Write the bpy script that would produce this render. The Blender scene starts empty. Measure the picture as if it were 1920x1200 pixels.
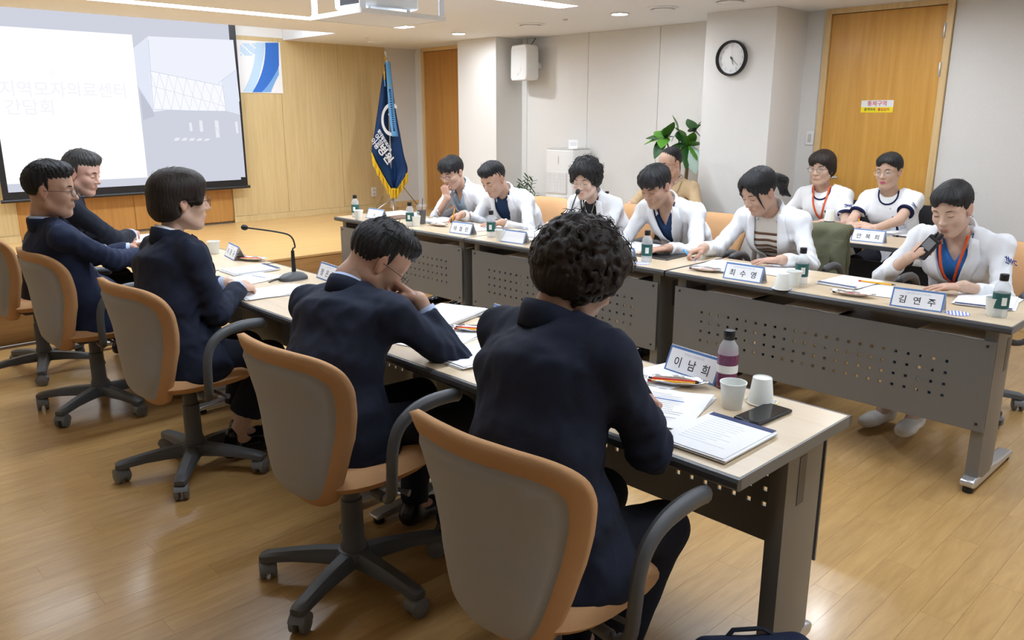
import bpy, bmesh, math, random
import numpy as np
from mathutils import Vector, Matrix, Euler
random.seed(7); np.random.seed(7)
R = math.radians
scene = bpy.context.scene
col = scene.collection

# ------------------------------------------------------------------ camera, exposure
CAM_H = 1.5
F_PX = 1498.0
YAW = R(43.85); PITCH = math.atan(382.0/F_PX)
cam_d = bpy.data.cameras.new('camera'); cam = bpy.data.objects.new('camera', cam_d); col.objects.link(cam)
cam_d.sensor_width = 36.0; cam_d.lens = 36.0*F_PX/1920.0
cam_d.clip_start = 0.05; cam_d.clip_end = 60
cam.location = (0, 0, CAM_H)
cam.rotation_euler = (R(90)-PITCH, 0, -YAW)
scene.camera = cam
scene.view_settings.view_transform = 'Standard'
scene.view_settings.look = 'None'
scene.view_settings.gamma = 1.0
scene.view_settings.use_curve_mapping = False
scene.view_settings.exposure = 0.74
w = bpy.data.worlds.new('world'); scene.world = w; w.use_nodes = True
w.node_tree.nodes['Background'].inputs[0].default_value = (0.9, 0.95, 1.0, 1)
w.node_tree.nodes['Background'].inputs[1].default_value = 0.3
STRIP_W = 20.0      # radiance of the recessed ceiling strips
DOWN_W = 210.0       # radiance of the round downlights
COVE_W = 17.0        # cove over the screen
CEIL = 2.32

_f = np.array([math.sin(YAW)*math.cos(PITCH), math.cos(YAW)*math.cos(PITCH), -math.sin(PITCH)])
_r = np.array([math.cos(YAW), -math.sin(YAW), 0.0])
_u = np.array([math.sin(YAW)*math.sin(PITCH), math.cos(YAW)*math.sin(PITCH), math.cos(PITCH)])
def _ray(px, py): return _f*F_PX + _r*(px-960) - _u*(py-600)
def at(px, py, z=0.72):
    """point of the horizontal plane z under a photo pixel"""
    d = _ray(px, py); t = (z-CAM_H)/d[2]
    return Vector((d[0]*t, d[1]*t, z))
def atx(px, py, X):
    d = _ray(px, py); t = X/d[0]
    return Vector((X, d[1]*t, CAM_H+d[2]*t))
def aty(px, py, Y):
    d = _ray(px, py); t = Y/d[1]
    return Vector((d[0]*t, Y, CAM_H+d[2]*t))

# ------------------------------------------------------------------ materials
M = {}
def _new(name):
    m = bpy.data.materials.new(name); m.use_nodes = True
    nt = m.node_tree; b = nt.nodes['Principled BSDF']
    M[name] = m
    return m, nt, b
def mat(name, c, rough=0.5, metal=0.0, emit=0.0, ecol=None, trans=0.0, alpha=1.0, ior=1.45, coat=0.0, bump=0.0, bscale=300.0, var=0.0, vscale=4.0, sheen=0.0):
    m, nt, b = _new(name)
    b.inputs['Base Color'].default_value = (*c, 1)
    b.inputs['Roughness'].default_value = rough
    b.inputs['Metallic'].default_value = metal
    b.inputs['IOR'].default_value = ior
    b.inputs['Transmission Weight'].default_value = trans
    b.inputs['Alpha'].default_value = alpha
    b.inputs['Coat Weight'].default_value = coat
    b.inputs['Sheen Weight'].default_value = sheen
    if emit:
        b.inputs['Emission Color'].default_value = (*(ecol or c), 1)
        b.inputs['Emission Strength'].default_value = emit
    if bump or var:
        tc = nt.nodes.new('ShaderNodeTexCoord')
    if bump:
        n = nt.nodes.new('ShaderNodeTexNoise'); n.inputs['Scale'].default_value = bscale; n.inputs['Detail'].default_value = 3
        nt.links.new(tc.outputs['Object'], n.inputs['Vector'])
        bp = nt.nodes.new('ShaderNodeBump'); bp.inputs['Strength'].default_value = bump; bp.inputs['Distance'].default_value = 0.003
        nt.links.new(n.outputs['Fac'], bp.inputs['Height']); nt.links.new(bp.outputs['Normal'], b.inputs['Normal'])
    if var:
        n2 = nt.nodes.new('ShaderNodeTexNoise'); n2.inputs['Scale'].default_value = vscale; n2.inputs['Detail'].default_value = 4
        nt.links.new(tc.outputs['Object'], n2.inputs['Vector'])
        mx = nt.nodes.new('ShaderNodeMix'); mx.data_type = 'RGBA'
        mx.inputs[6].default_value = (*[v*(1-var) for v in c], 1); mx.inputs[7].default_value = (*[min(1, v*(1+var)) for v in c], 1)
        nt.links.new(n2.outputs['Fac'], mx.inputs[0]); nt.links.new(mx.outputs[2], b.inputs['Base Color'])
    return m
def wood(name, c1, c2, scale=(1.0, 14.0, 14.0), rough=0.35, coat=0.0, rnd=0.0, bump=0.05, wav=2.0):
    """grain runs along local X when scale[0] is the small one"""
    m, nt, b = _new(name)
    tc = nt.nodes.new('ShaderNodeTexCoord'); mp = nt.nodes.new('ShaderNodeMapping')
    mp.inputs['Scale'].default_value = scale
    nt.links.new(tc.outputs['Object'], mp.inputs['Vector'])
    oi = nt.nodes.new('ShaderNodeObjectInfo')
    ad = nt.nodes.new('ShaderNodeVectorMath'); ad.operation = 'ADD'
    sc = nt.nodes.new('ShaderNodeVectorMath'); sc.operation = 'SCALE'; sc.inputs[0].default_value = (31, 17, 23)
    nt.links.new(oi.outputs['Random'], sc.inputs['Scale'])
    nt.links.new(mp.outputs['Vector'], ad.inputs[0]); nt.links.new(sc.outputs['Vector'], ad.inputs[1])
    n = nt.nodes.new('ShaderNodeTexNoise'); n.inputs['Scale'].default_value = wav; n.inputs['Detail'].default_value = 7; n.inputs['Roughness'].default_value = 0.65
    n.inputs['Distortion'].default_value = 0.6
    nt.links.new(ad.outputs['Vector'], n.inputs['Vector'])
    cr = nt.nodes.new('ShaderNodeValToRGB')
    cr.color_ramp.elements[0].position = 0.32; cr.color_ramp.elements[0].color = (*c1, 1)
    cr.color_ramp.elements[1].position = 0.68; cr.color_ramp.elements[1].color = (*c2, 1)
    nt.links.new(n.outputs['Fac'], cr.inputs['Fac'])
    out = cr.outputs['Color']
    if rnd:
        hv = nt.nodes.new('ShaderNodeHueSaturation')
        mr = nt.nodes.new('ShaderNodeMapRange'); mr.inputs[3].default_value = 1-rnd; mr.inputs[4].default_value = 1+rnd
        nt.links.new(oi.outputs['Random'], mr.inputs[0]); nt.links.new(mr.outputs[0], hv.inputs['Value'])
        nt.links.new(out, hv.inputs['Color']); out = hv.outputs['Color']
    nt.links.new(out, b.inputs['Base Color'])
    b.inputs['Roughness'].default_value = rough; b.inputs['Coat Weight'].default_value = coat; b.inputs['Coat Roughness'].default_value = 0.15
    bp = nt.nodes.new('ShaderNodeBump'); bp.inputs['Strength'].default_value = bump; bp.inputs['Distance'].default_value = 0.002
    nt.links.new(n.outputs['Fac'], bp.inputs['Height']); nt.links.new(bp.outputs['Normal'], b.inputs['Normal'])
    return m
def fabric(name, c, rough=0.85, scale=900.0, bump=0.25, var=0.12, wr=0.0):
    """woven cloth: fine weave, uneven dye, optional soft wrinkles"""
    m, nt, b = _new(name)
    tc = nt.nodes.new('ShaderNodeTexCoord')
    n = nt.nodes.new('ShaderNodeTexNoise'); n.inputs['Scale'].default_value = scale; n.inputs['Detail'].default_value = 2
    n2 = nt.nodes.new('ShaderNodeTexNoise'); n2.inputs['Scale'].default_value = 9.0; n2.inputs['Detail'].default_value = 4; n2.inputs['Distortion'].default_value = 1.2
    for q in (n, n2): nt.links.new(tc.outputs['Object'], q.inputs['Vector'])
    mx = nt.nodes.new('ShaderNodeMix'); mx.data_type = 'RGBA'
    mx.inputs[6].default_value = (*[v*(1-var) for v in c], 1); mx.inputs[7].default_value = (*[min(1, v*(1+var)) for v in c], 1)
    nt.links.new(n.outputs['Fac'], mx.inputs[0]); nt.links.new(mx.outputs[2], b.inputs['Base Color'])
    b.inputs['Roughness'].default_value = rough; b.inputs['Specular IOR Level'].default_value = 0.25
    bp = nt.nodes.new('ShaderNodeBump'); bp.inputs['Strength'].default_value = bump; bp.inputs['Distance'].default_value = 0.0015
    nt.links.new(n.outputs['Fac'], bp.inputs['Height'])
    if wr:
        bp2 = nt.nodes.new('ShaderNodeBump'); bp2.inputs['Strength'].default_value = wr; bp2.inputs['Distance'].default_value = 0.03
        nt.links.new(n2.outputs['Fac'], bp2.inputs['Height']); nt.links.new(bp2.outputs['Normal'], bp.inputs['Normal'])
    nt.links.new(bp.outputs['Normal'], b.inputs['Normal'])
    return m
def emission(name, c, s):
    m, nt, b = _new(name)
    nt.nodes.remove(b); e = nt.nodes.new('ShaderNodeEmission'); e.inputs[0].default_value = (*c, 1); e.inputs[1].default_value = s
    nt.links.new(e.outputs[0], nt.nodes['Material Output'].inputs[0]); return m

wood('floor_wood', (0.41, 0.24, 0.083), (0.53, 0.325, 0.125), (2.2, 16, 16), rough=0.30, coat=0.25, rnd=0.045, bump=0.02)
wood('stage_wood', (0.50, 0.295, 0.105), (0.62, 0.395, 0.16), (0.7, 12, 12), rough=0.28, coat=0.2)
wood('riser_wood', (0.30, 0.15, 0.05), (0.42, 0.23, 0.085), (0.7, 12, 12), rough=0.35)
wood('panel_wood', (0.58, 0.425, 0.20), (0.68, 0.52, 0.27), (16, 16, 0.7), rough=0.4, wav=2.2)
wood('panel_orange', (0.46, 0.215, 0.05), (0.58, 0.30, 0.085), (14, 14, 0.7), rough=0.35)
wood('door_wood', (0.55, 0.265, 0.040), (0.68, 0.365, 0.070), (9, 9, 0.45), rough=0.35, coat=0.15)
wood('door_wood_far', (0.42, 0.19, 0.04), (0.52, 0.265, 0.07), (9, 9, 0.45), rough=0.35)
wood('frame_wood', (0.62, 0.42, 0.19), (0.72, 0.52, 0.26), (12, 12, 0.8), rough=0.4)
wood('table_wood', (0.60, 0.46, 0.30), (0.67, 0.54, 0.375), (10, 0.8, 10), rough=0.32, coat=0.1, bump=0.01)
mat('wall_fabric', (0.71, 0.695, 0.665), 0.9, bump=0.35, bscale=220, var=0.05, vscale=120)
mat('ceiling_paint', (0.80, 0.815, 0.835), 0.9)
mat('white_paint', (0.85, 0.85, 0.84), 0.6)
mat('joint_dark', (0.22, 0.16, 0.10), 0.9)
mat('grey_metal', (0.185, 0.185, 0.183), 0.42, metal=0.35, bump=0.1, bscale=900)
mat('leg_metal', (0.205, 0.20, 0.192), 0.38, metal=0.4)
mat('dark_edge', (0.06, 0.062, 0.066), 0.35)
mat('end_edge', (0.17, 0.165, 0.155), 0.4)
mat('silver', (0.62, 0.63, 0.65), 0.3, metal=0.8)
mat('black_rubber', (0.015, 0.015, 0.016), 0.6)
mat('chair_plastic', (0.088, 0.093, 0.10), 0.42, bump=0.15, bscale=700)
mat('caster_grey', (0.17, 0.175, 0.18), 0.45)
fabric('chair_orange', (0.56, 0.315, 0.15), 0.8, 700, 0.35, 0.1, 0.12)
fabric('chair_shell', (0.40, 0.395, 0.395), 0.75, 800, 0.3, 0.1)
mat('black_plastic', (0.012, 0.012, 0.014), 0.35)
mat('black_gloss', (0.008, 0.008, 0.010), 0.08)
mat('white_plastic', (0.78, 0.78, 0.77), 0.35)
mat('paper', (0.86, 0.86, 0.88), 0.75)
mat('paper_cup', (0.84, 0.86, 0.82), 0.6)
mat('plate_blue', (0.085, 0.20, 0.46), 0.35)
mat('ink', (0.02, 0.022, 0.03), 0.6)
mat('ink_grey', (0.45, 0.47, 0.52), 0.7)
mat('print_blue', (0.03, 0.12, 0.50), 0.6)
mat('navy_print', (0.012, 0.03, 0.12), 0.6)
mat('acrylic', (0.80, 0.82, 0.88), 0.12, trans=0.0, alpha=0.55)
mat('clear_pet', (0.80, 0.85, 0.88), 0.04, alpha=0.34, coat=0.5)
mat('clear_thin', (0.80, 0.85, 0.88), 0.04, alpha=0.12, coat=0.5)
mat('water', (0.80, 0.86, 0.87), 0.03, alpha=0.16)
mat('purple_drink', (0.16, 0.035, 0.10), 0.15, alpha=0.97, var=0.5, vscale=120)
mat('pencil_line', (0.60, 0.62, 0.67), 0.8)
mat('label_teal', (0.020, 0.105, 0.098), 0.5, var=0.35, vscale=160)
mat('label_white', (0.80, 0.82, 0.80), 0.5)
mat('coffee', (0.020, 0.010, 0.006), 0.15)
mat('pencil_yellow', (0.85, 0.42, 0.02), 0.4)
mat('pen_red', (0.62, 0.03, 0.03), 0.4)
mat('pen_blue', (0.02, 0.30, 0.80), 0.35)
mat('foil', (0.72, 0.72, 0.74), 0.22, metal=0.95, bump=0.5, bscale=60)
mat('coaster_yellow', (0.80, 0.58, 0.12), 0.7)
mat('coaster_blue', (0.22, 0.26, 0.62), 0.7)
mat('coaster_white', (0.85, 0.85, 0.86), 0.7)
mat('leaf', (0.075, 0.23, 0.022), 0.32, var=0.4, vscale=9)
mat('leaf_dark', (0.022, 0.085, 0.018), 0.3, var=0.4, vscale=9)
mat('leaf_pale', (0.33, 0.43, 0.36), 0.5)
mat('stem', (0.20, 0.14, 0.07), 0.8)
mat('pot', (0.55, 0.53, 0.50), 0.5)
mat('soil', (0.04, 0.025, 0.015), 0.95)
mat('gold', (0.65, 0.42, 0.08), 0.3, metal=0.9)
mat('fringe', (0.80, 0.52, 0.02), 0.6)
fabric('flag_navy', (0.006, 0.035, 0.12), 0.5, 600, 0.2, 0.2, 0.1)
mat('flag_white', (0.75, 0.77, 0.80), 0.6)
fabric('ribbon_blue', (0.13, 0.36, 0.68), 0.45, 600, 0.2, 0.1)
mat('sign_red', (0.60, 0.02, 0.05), 0.5)
mat('sign_yellow', (0.88, 0.72, 0.01), 0.5)
emission('strip_light', (0.87, 0.98, 1.12), STRIP_W)
for _k, _g in enumerate((1.05, 1.1, .82, .5, .45)): emission('strip_light_%d' % _k, (0.87, 0.98, 1.12), STRIP_W*_g)
emission('down_light', (0.93, 0.98, 1.06), DOWN_W)
emission('cove_light', (0.88, 0.98, 1.10), COVE_W)

# ------------------------------------------------------------------ mesh builder
class MB:
    def __init__(s): s.v = []; s.f = []
    def add(s, vs, fs, Mx=None):
        o = len(s.v)
        for p in vs:
            p = Vector(p)
            s.v.append(tuple(Mx @ p) if Mx is not None else tuple(p))
        s.f += [tuple(i+o for i in q) for q in fs]
        return s
    def box(s, a, b, Mx=None):
        x0, y0, z0 = a; x1, y1, z1 = b
        return s.add([(x0,y0,z0),(x1,y0,z0),(x1,y1,z0),(x0,y1,z0),(x0,y0,z1),(x1,y0,z1),(x1,y1,z1),(x0,y1,z1)],
                     [(0,3,2,1),(4,5,6,7),(0,1,5,4),(1,2,6,5),(2,3,7,6),(3,0,4,7)], Mx)
    def lathe(s, prof, n=20, Mx=None, cap=True):
        vs = []; fs = []
        for (r, z) in prof:
            for k in range(n):
                a = 2*math.pi*k/n; vs.append((r*math.cos(a), r*math.sin(a), z))
        for i in range(len(prof)-1):
            for k in range(n):
                k2 = (k+1) % n
                fs.append((i*n+k, i*n+k2, (i+1)*n+k2, (i+1)*n+k))
        if cap:
            if prof[0][0] > 1e-5: fs.append(tuple(range(n-1, -1, -1)))
            if prof[-1][0] > 1e-5: fs.append(tuple(range((len(prof)-1)*n, len(prof)*n)))
        return s.add(vs, fs, Mx)
    def tube(s, pts, rad, n=8, flat=1.0, up=(0,0,1), Mx=None):
        pts = [Vector(p) for p in pts]; m = len(pts)
        rad = [rad]*m if isinstance(rad, (int, float)) else rad
        vs = []; fs = []
        for i, p in enumerate(pts):
            t = (pts[min(i+1, m-1)] - pts[max(i-1, 0)]).normalized()
            u = Vector(up)
            if abs(u.dot(t)) > 0.97: u = Vector((1, 0, 0)) if abs(t.x) < 0.9 else Vector((0, 1, 0))
            a = t.cross(u).normalized(); b = a.cross(t).normalized()
            for k in range(n):
                th = 2*math.pi*k/n
                vs.append(p + a*math.cos(th)*rad[i] + b*math.sin(th)*rad[i]*flat)
        for i in range(m-1):
            for k in range(n):
                k2 = (k+1) % n
                fs.append((i*n+k, i*n+k2, (i+1)*n+k2, (i+1)*n+k))
        fs.append(tuple(range(n-1, -1, -1))); fs.append(tuple(range((m-1)*n, m*n)))
        return s.add(vs, fs, Mx)
    def prism(s, poly, z0, z1, Mx=None):
        n = len(poly)
        vs = [(x, y, z0) for x, y in poly]+[(x, y, z1) for x, y in poly]
        fs = [tuple(range(n-1, -1, -1)), tuple(range(n, 2*n))]+[(i, (i+1) % n, n+(i+1) % n, n+i) for i in range(n)]
        return s.add(vs, fs, Mx)
    def grid(s, P):
        """P[i][j] points"""
        n, m = len(P), len(P[0])
        return s.add([p for row in P for p in row], [(i*m+j, (i+1)*m+j, (i+1)*m+j+1, i*m+j+1) for i in range(n-1) for j in range(m-1)])
    def mesh(s, name, m, smooth=False):
        me = bpy.data.meshes.new(name); me.from_pydata(s.v, [], s.f); me.materials.append(M[m] if isinstance(m, str) else m)
        if smooth is True: me.shade_smooth()
        me.update(); return me
    def build(s, name, m, parent=None, smooth=False, bevel=0.0, loc=None, rot=None, solid=0.0, seg=2):
        me = s.mesh(name, m, smooth)
        return link(name, me, parent, bevel=bevel, loc=loc, rot=rot, solid=solid, autos=(smooth == 'auto'), seg=seg)
def link(name, me, parent=None, bevel=0.0, loc=None, rot=None, solid=0.0, autos=False, seg=2):
    o = bpy.data.objects.new(name, me); col.objects.link(o)
    if parent is not None: o.parent = parent
    if loc is not None: o.location = loc
    if rot is not None: o.rotation_euler = rot
    if solid:
        md = o.modifiers.new('solid', 'SOLIDIFY'); md.thickness = solid; md.offset = 0
    if bevel:
        md = o.modifiers.new('bevel', 'BEVEL'); md.width = bevel; md.segments = seg; md.limit_method = 'ANGLE'; md.angle_limit = R(40)
        autos = True
    if autos:
        me.shade_smooth()
        bm = bmesh.new(); bm.from_mesh(me)
        for e in bm.edges:
            if len(e.link_faces) == 2 and e.calc_face_angle(0) > R(40): e.smooth = False
        bm.to_mesh(me); bm.free()
    return o
def empty(name, loc=(0,0,0), rz=0.0):
    o = bpy.data.objects.new(name, None); col.objects.link(o); o.location = loc; o.rotation_euler = (0, 0, rz)
    o.empty_display_size = 0.1; return o
def tag(o, label=None, cat=None, group=None, kind=None):
    if label: o['label'] = label
    if cat: o['category'] = cat
    if group: o['group'] = group
    if kind: o['kind'] = kind
    return o
def copy_tree(o, parent=None):
    kids = list(o.children)
    c = o.copy(); col.objects.link(c); c.parent = parent
    for ch in kids: copy_tree(ch, c)
    return c
def text_mesh(s, size, m, bold=0.0, name='lettering', ex=0.0):
    c = bpy.data.curves.new('txt', 'FONT'); c.body = s; c.size = size; c.align_x = 'CENTER'; c.align_y = 'CENTER'; c.offset = bold; c.extrude = ex
    c.resolution_u = 3
    o = bpy.data.objects.new('txt', c)
    me = bpy.data.meshes.new_from_object(o); me.name = name
    bpy.data.objects.remove(o); bpy.data.curves.remove(c)
    me.materials.clear(); me.materials.append(M[m]); return me
def text(s, size, m, parent, Mx, bold=0.0, name='lettering'):
    me = text_mesh(s, size, m, bold, name); me.transform(Mx)
    return link(name, me, parent)
def frame(origin, xaxis, zaxis):
    """matrix whose local X runs along xaxis, local Y along zaxis (reading up), local Z = outwards"""
    x = Vector(xaxis).normalized(); y = Vector(zaxis).normalized(); n = x.cross(y).normalized(); y = n.cross(x)
    return Matrix(((x.x, y.x, n.x, origin[0]), (x.y, y.y, n.y, origin[1]), (x.z, y.z, n.z, origin[2]), (0, 0, 0, 1)))

# ------------------------------------------------------------------ the room shell
XR, YB, XL, YF = 6.5, 8.55, -2.2, -2.6       # right wall, screen wall, left wall, rear wall
STAGE_Z, STAGE_Y = 0.35, 6.10
def struct(name, mb, m, **k):
    o = mb.build(name, m, **k); o['kind'] = 'structure'; return o
floor = struct('floor', MB().box((XL, YF, -0.06), (XR, STAGE_Y, -0.006)), 'joint_dark')
PL, PW = 0.90, 0.10
plank_me = MB().box((-PL/2+.0003, -PW/2+.0003, -0.012), (PL/2-.0003, PW/2-.0003, 0.0)).mesh('plank', 'floor_wood')
spots = []
ny = int((STAGE_Y-YF)/PW)
for j in range(ny):
    y = YF+PW*(j+.5); off = (j*0.37 % 1.0)*PL
    x = XL-off+PL/2
    while x < XR+PL/2:
        spots.append((x, y)); x += PL
def in_view(x, y):
    v = np.array([x, y, -CAM_H]); d = v@_f
    if d < 0.3: return False
    px = 960+F_PX*(v@_r)/d; py = 600-F_PX*(v@_u)/d
    return -150 < px < 2070 and -50 < py < 1330
vis = sorted([s for s in spots if in_view(*s) and s[0]-PL/2 > XL and s[0]+PL/2 < XR], key=lambda s: s[0]**2+s[1]**2)
near = set(vis[:300])
for s in vis[:300]:
    link('plank', plank_me, floor, loc=(s[0], s[1], 0))
rest = MB()
for (x, y) in spots:
    if (x, y) in near: continue
    a, b = max(x-PL/2+.0003, XL), min(x+PL/2-.0003, XR)
    if b-a > 0.02: rest.box((a, y-PW/2+.0003, -0.012), (b, y+PW/2-.0003, 0))
o = rest.build('far_planks', 'floor_wood', floor); o['kind'] = 'stuff'

stage = struct('floor_stage', MB().box((XL, STAGE_Y+.012, 0), (XR, YB, STAGE_Z)), 'stage_wood')
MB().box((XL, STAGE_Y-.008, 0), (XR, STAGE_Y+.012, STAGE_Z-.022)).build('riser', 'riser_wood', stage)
MB().box((XL, STAGE_Y-.016, STAGE_Z-.022), (XR, STAGE_Y+.05, STAGE_Z+.002)).build('nosing', 'stage_wood', stage, bevel=.004)

# ceiling with light slots and the deep recess over the screen
REC_X, REC_Y, REC_Z = 4.67, 7.46, 2.62
ST_X0, ST_X1, ST_W = 1.0, 4.90, 0.20
ST_Y = [6.52, 4.46, 2.40, 0.34, -1.70]
cb = MB()
def cbox(x0, x1, y0, y1): cb.box((x0, y0, CEIL), (x1, y1, CEIL+.08))
ys = [YF]
for y in sorted(ST_Y):
    cbox(XL, XR, ys[-1], y-ST_W/2)
    cbox(XL, ST_X0, y-ST_W/2, y+ST_W/2); cbox(ST_X1, XR, y-ST_W/2, y+ST_W/2)
    ys.append(y+ST_W/2)
cbox(XL, XR, ys[-1], REC_Y); cbox(REC_X, XR, REC_Y, YB)
ceiling = struct('ceiling', cb, 'ceiling_paint')
rb = MB().box((XL, REC_Y, REC_Z), (REC_X, YB, REC_Z+.04)).box((XL, REC_Y-.03, CEIL+.08), (REC_X+.03, REC_Y, REC_Z+.04)).box((REC_X, REC_Y, CEIL+.08), (REC_X+.03, YB, REC_Z+.04))
rb.build('recess', 'white_paint', ceiling)
tr = MB()
for y in ST_Y: tr.box((ST_X0, y-ST_W/2-.01, CEIL+.081), (ST_X1, y+ST_W/2+.01, CEIL+.12))
tr.build('slot_lids', 'white_paint', ceiling)
for k, y in enumerate(ST_Y):
    t = empty('ceiling_light', ((ST_X0+ST_X1)/2, y, CEIL+.07))
    tag(t, ['recessed strip light over the stage end of the tables', 'recessed strip light over the middle of the tables',
            'recessed strip light over the near end of the tables', 'recessed strip light in the ceiling above the camera', 'recessed strip light in the ceiling behind the camera'][k], 'ceiling light', 'recessed ceiling strip lights')
    hw = (ST_X1-ST_X0)/2
    MB().add([(-hw, -ST_W/2, 0), (-hw, ST_W/2, 0), (hw, ST_W/2, 0), (hw, -ST_W/2, 0)], [(0, 1, 2, 3)]).build('diffuser', 'strip_light_%d' % k, t)
    fr = MB()
    for s in (-1, 1): fr.box((-hw, s*ST_W/2-.004, -.07), (hw, s*ST_W/2+.004, .0))
    fr.box((-hw-.004, -ST_W/2, -.07), (-hw+.004, ST_W/2, 0)).box((hw-.004, -ST_W/2, -.07), (hw+.004, ST_W/2, 0))
    fr.build('frame', 'white_paint', t)
# lamp on the ceiling of the recess, shining down the screen wall
t = empty('cove_light', (1.2, REC_Y+.20, REC_Z-.002)); tag(t, 'lamp inside the ceiling recess above the projection screen', 'cove light')
MB().box((-3.2, -.08, -.03), (3.3, .08, .0)).build('housing', 'white_paint', t)
MB().add([(-3.2, -.07, -.032), (-3.2, .07, -.032), (3.3, .07, -.032), (3.3, -.07, -.032)], [(0, 1, 2, 3)]).build('diffuser', 'cove_light', t)

DL = [((860, 62), 'round downlight beside the far pillar'), ((1162, 25), 'round downlight between the two ceiling diffusers')]
for px, lab in DL:
    p = at(px[0], px[1], CEIL)
    t = empty('downlight', p); tag(t, lab, 'downlight', 'round downlights')
    MB().lathe([(.062, -.001), (.078, -.001), (.080, -.006), (.066, -.010), (.060, -.004)], 28).build('trim_ring', 'white_plastic', t, smooth='auto')
    MB().lathe([(.0001, -.005), (.060, -.005)], 24, cap=False).build('lens', 'down_light', t)
for y in (2.30, 0.2):
    t = empty('downlight', (5.5, y, CEIL)); tag(t, 'round downlight in the ceiling in front of the wooden door' if y > 1 else 'round downlight in the ceiling at the rear right', 'downlight', 'round downlights')
    MB().lathe([(.062, -.001), (.078, -.001), (.080, -.006), (.066, -.010), (.060, -.004)], 28).build('trim_ring', 'white_plastic', t, smooth='auto')
    MB().lathe([(.0001, -.005), (.060, -.005)], 24, cap=False).build('lens', 'down_light', t)
def diffuser(px, r, lab, m='white_plastic'):
    p = at(px[0], px[1], CEIL); t = empty('air_diffuser', p); tag(t, lab, 'air diffuser', 'round ceiling diffusers')
    MB().lathe([(r, 0), (r, -.006), (r*.86, -.014), (r*.80, -.006), (r*.80, 0)], 32).build('rim', 'ceiling_paint', t, smooth='auto')
    MB().lathe([(r*.62, -.004), (r*.66, -.016), (r*.40, -.020), (.0001, -.021)], 32).build('disc', 'ceiling_paint', t, smooth='auto')
diffuser((995, 45), .13, 'round air diffuser above the wall speaker')
diffuser((1243, 14), .12, 'round air diffuser at the top edge beside the clock')
diffuser((708, 79), .11, 'round air diffuser above the blue flag')
diffuser((1370, 0), .13, 'round air diffuser above the clock pillar')
t = empty('smoke_detector', at(1060, 36, CEIL)); tag(t, 'tiny ceiling detector between the downlights', 'detector')
MB().lathe([(.022, 0), (.022, -.008), (.012, -.014), (.0001, -.014)], 20).build('body', 'silver', t, smooth='auto')
t = empty('smoke_detector', at(688, 71, CEIL)); tag(t, 'tiny ceiling detector near the recess corner', 'detector')
MB().lathe([(.02, 0), (.02, -.008), (.012, -.014), (.0001, -.014)], 20).build('body', 'white_plastic', t, smooth='auto')

# ---- right wall: fabric panels, two pillars, two doors
wr = struct('wall_right', MB().box((XR+.012, YF, 0), (XR+.10, YB+.1, 2.7)), 'joint_dark')
D1 = (2.235, 3.085); D2 = (7.62, 8.335)
def wpanel(y0, y1, z0=0.0, z1=CEIL):
    MB().box((XR-.006, y0+.0022, z0), (XR+.012, y1-.0022, z1)).build('panel', 'wall_fabric', wr, bevel=.002)
for a, b in [(YF, -1.4), (-1.4, .4), (.4, D1[0]-.05), (D1[1]+.05, 3.86), (3.86, 4.748), (4.748, 5.634), (5.634, 6.52), (6.52, D2[0]-.05), (D2[1]+.045, YB)]:
    wpanel(a, b)
for n, (y0, y1, x0) in enumerate([(6.60, 7.235, 6.10), (3.30, 3.93, 6.00)]):
    struct('wall_pillar_%s' % ('far', 'near')[n], MB().box((x0, y0, 0), (XR-.005, y1, CEIL)), 'wall_fabric', bevel=.003)
def skirt(x0, y0, x1, y1, nm):
    struct(nm, MB().box((x0, y0, 0), (x1, y1, .09)), 'frame_wood', bevel=.003)
skirt(XR-.020, .0, XR-.006, D1[0]-.05, 'baseboard_right_near'); skirt(XR-.020, 3.94, XR-.006, 6.59, 'baseboard_right_mid')
skirt(5.985, 3.30, 5.999, 3.93, 'baseboard_pillar')
def door(n, yr, m, hinges, far=False):
    y0, y1 = yr; zb = STAGE_Z if far else 0.0
    d = MB().box((XR-.012, y0, zb), (XR+.03, y1, CEIL-.045)).build('door_%d' % n, m); d['kind'] = 'structure'
    f = MB()
    f.box((XR-.035, y0-.05, zb), (XR+.02, y0-.003, CEIL)).box((XR-.035, y1+.003, zb), (XR+.02, y1+.05, CEIL)).box((XR-.035, y0-.003, CEIL-.04), (XR+.02, y1+.003, CEIL))
    f.build('door_frame', 'frame_wood', d, bevel=.002)
    for z in hinges:
        MB().lathe([(.007, -.05), (.008, -.048), (.008, .048), (.007, .05)], 10, Matrix.Translation((XR-.040, y0-.002, z))).build('hinge', 'silver', d, smooth='auto')
    if not far:
        MB().tube([(XR-.012, y1-.07, 1.02), (XR-.07, y1-.07, 1.02), (XR-.075, y1-.12, 1.02), (XR-.072, y1-.19, 1.02)], .010, 10).build('handle', 'silver', d, smooth='auto')
    return d
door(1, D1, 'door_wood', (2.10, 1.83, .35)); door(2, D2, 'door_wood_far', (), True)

# ---- screen wall
wb = struct('wall_back', MB().box((XL, YB+.03, 0), (XR+.1, YB+.10, 2.8)), 'joint_dark')
def bpanel(x0, x1, m, z0=STAGE_Z, z1=CEIL+.02, dy=0.0):
    MB().box((x0+.0015, YB+dy, z0), (x1-.0015, YB+.03, z1)).build('panel', m, wb, bevel=.002)
for a, b in [(XL, -.35), (-.35, .75), (.75, 1.84)]: bpanel(a, b, 'panel_wood', STAGE_Z+.07)
for a, b in [(3.94, 4.61), (4.61, 5.36), (5.36, 6.03)]: bpanel(a, b, 'panel_wood', STAGE_Z+.07)
for a, b in [(1.84, 2.89), (2.89, 3.94)]: bpanel(a, b, 'panel_orange', STAGE_Z+.02, CEIL+.02, .018)
bpanel(6.03, XR, 'wall_fabric')
MB().box((XL, YB+.001, CEIL+.021), (REC_X, YB+.03, REC_Z)).build('upper_band', 'white_paint', wb)
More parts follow.
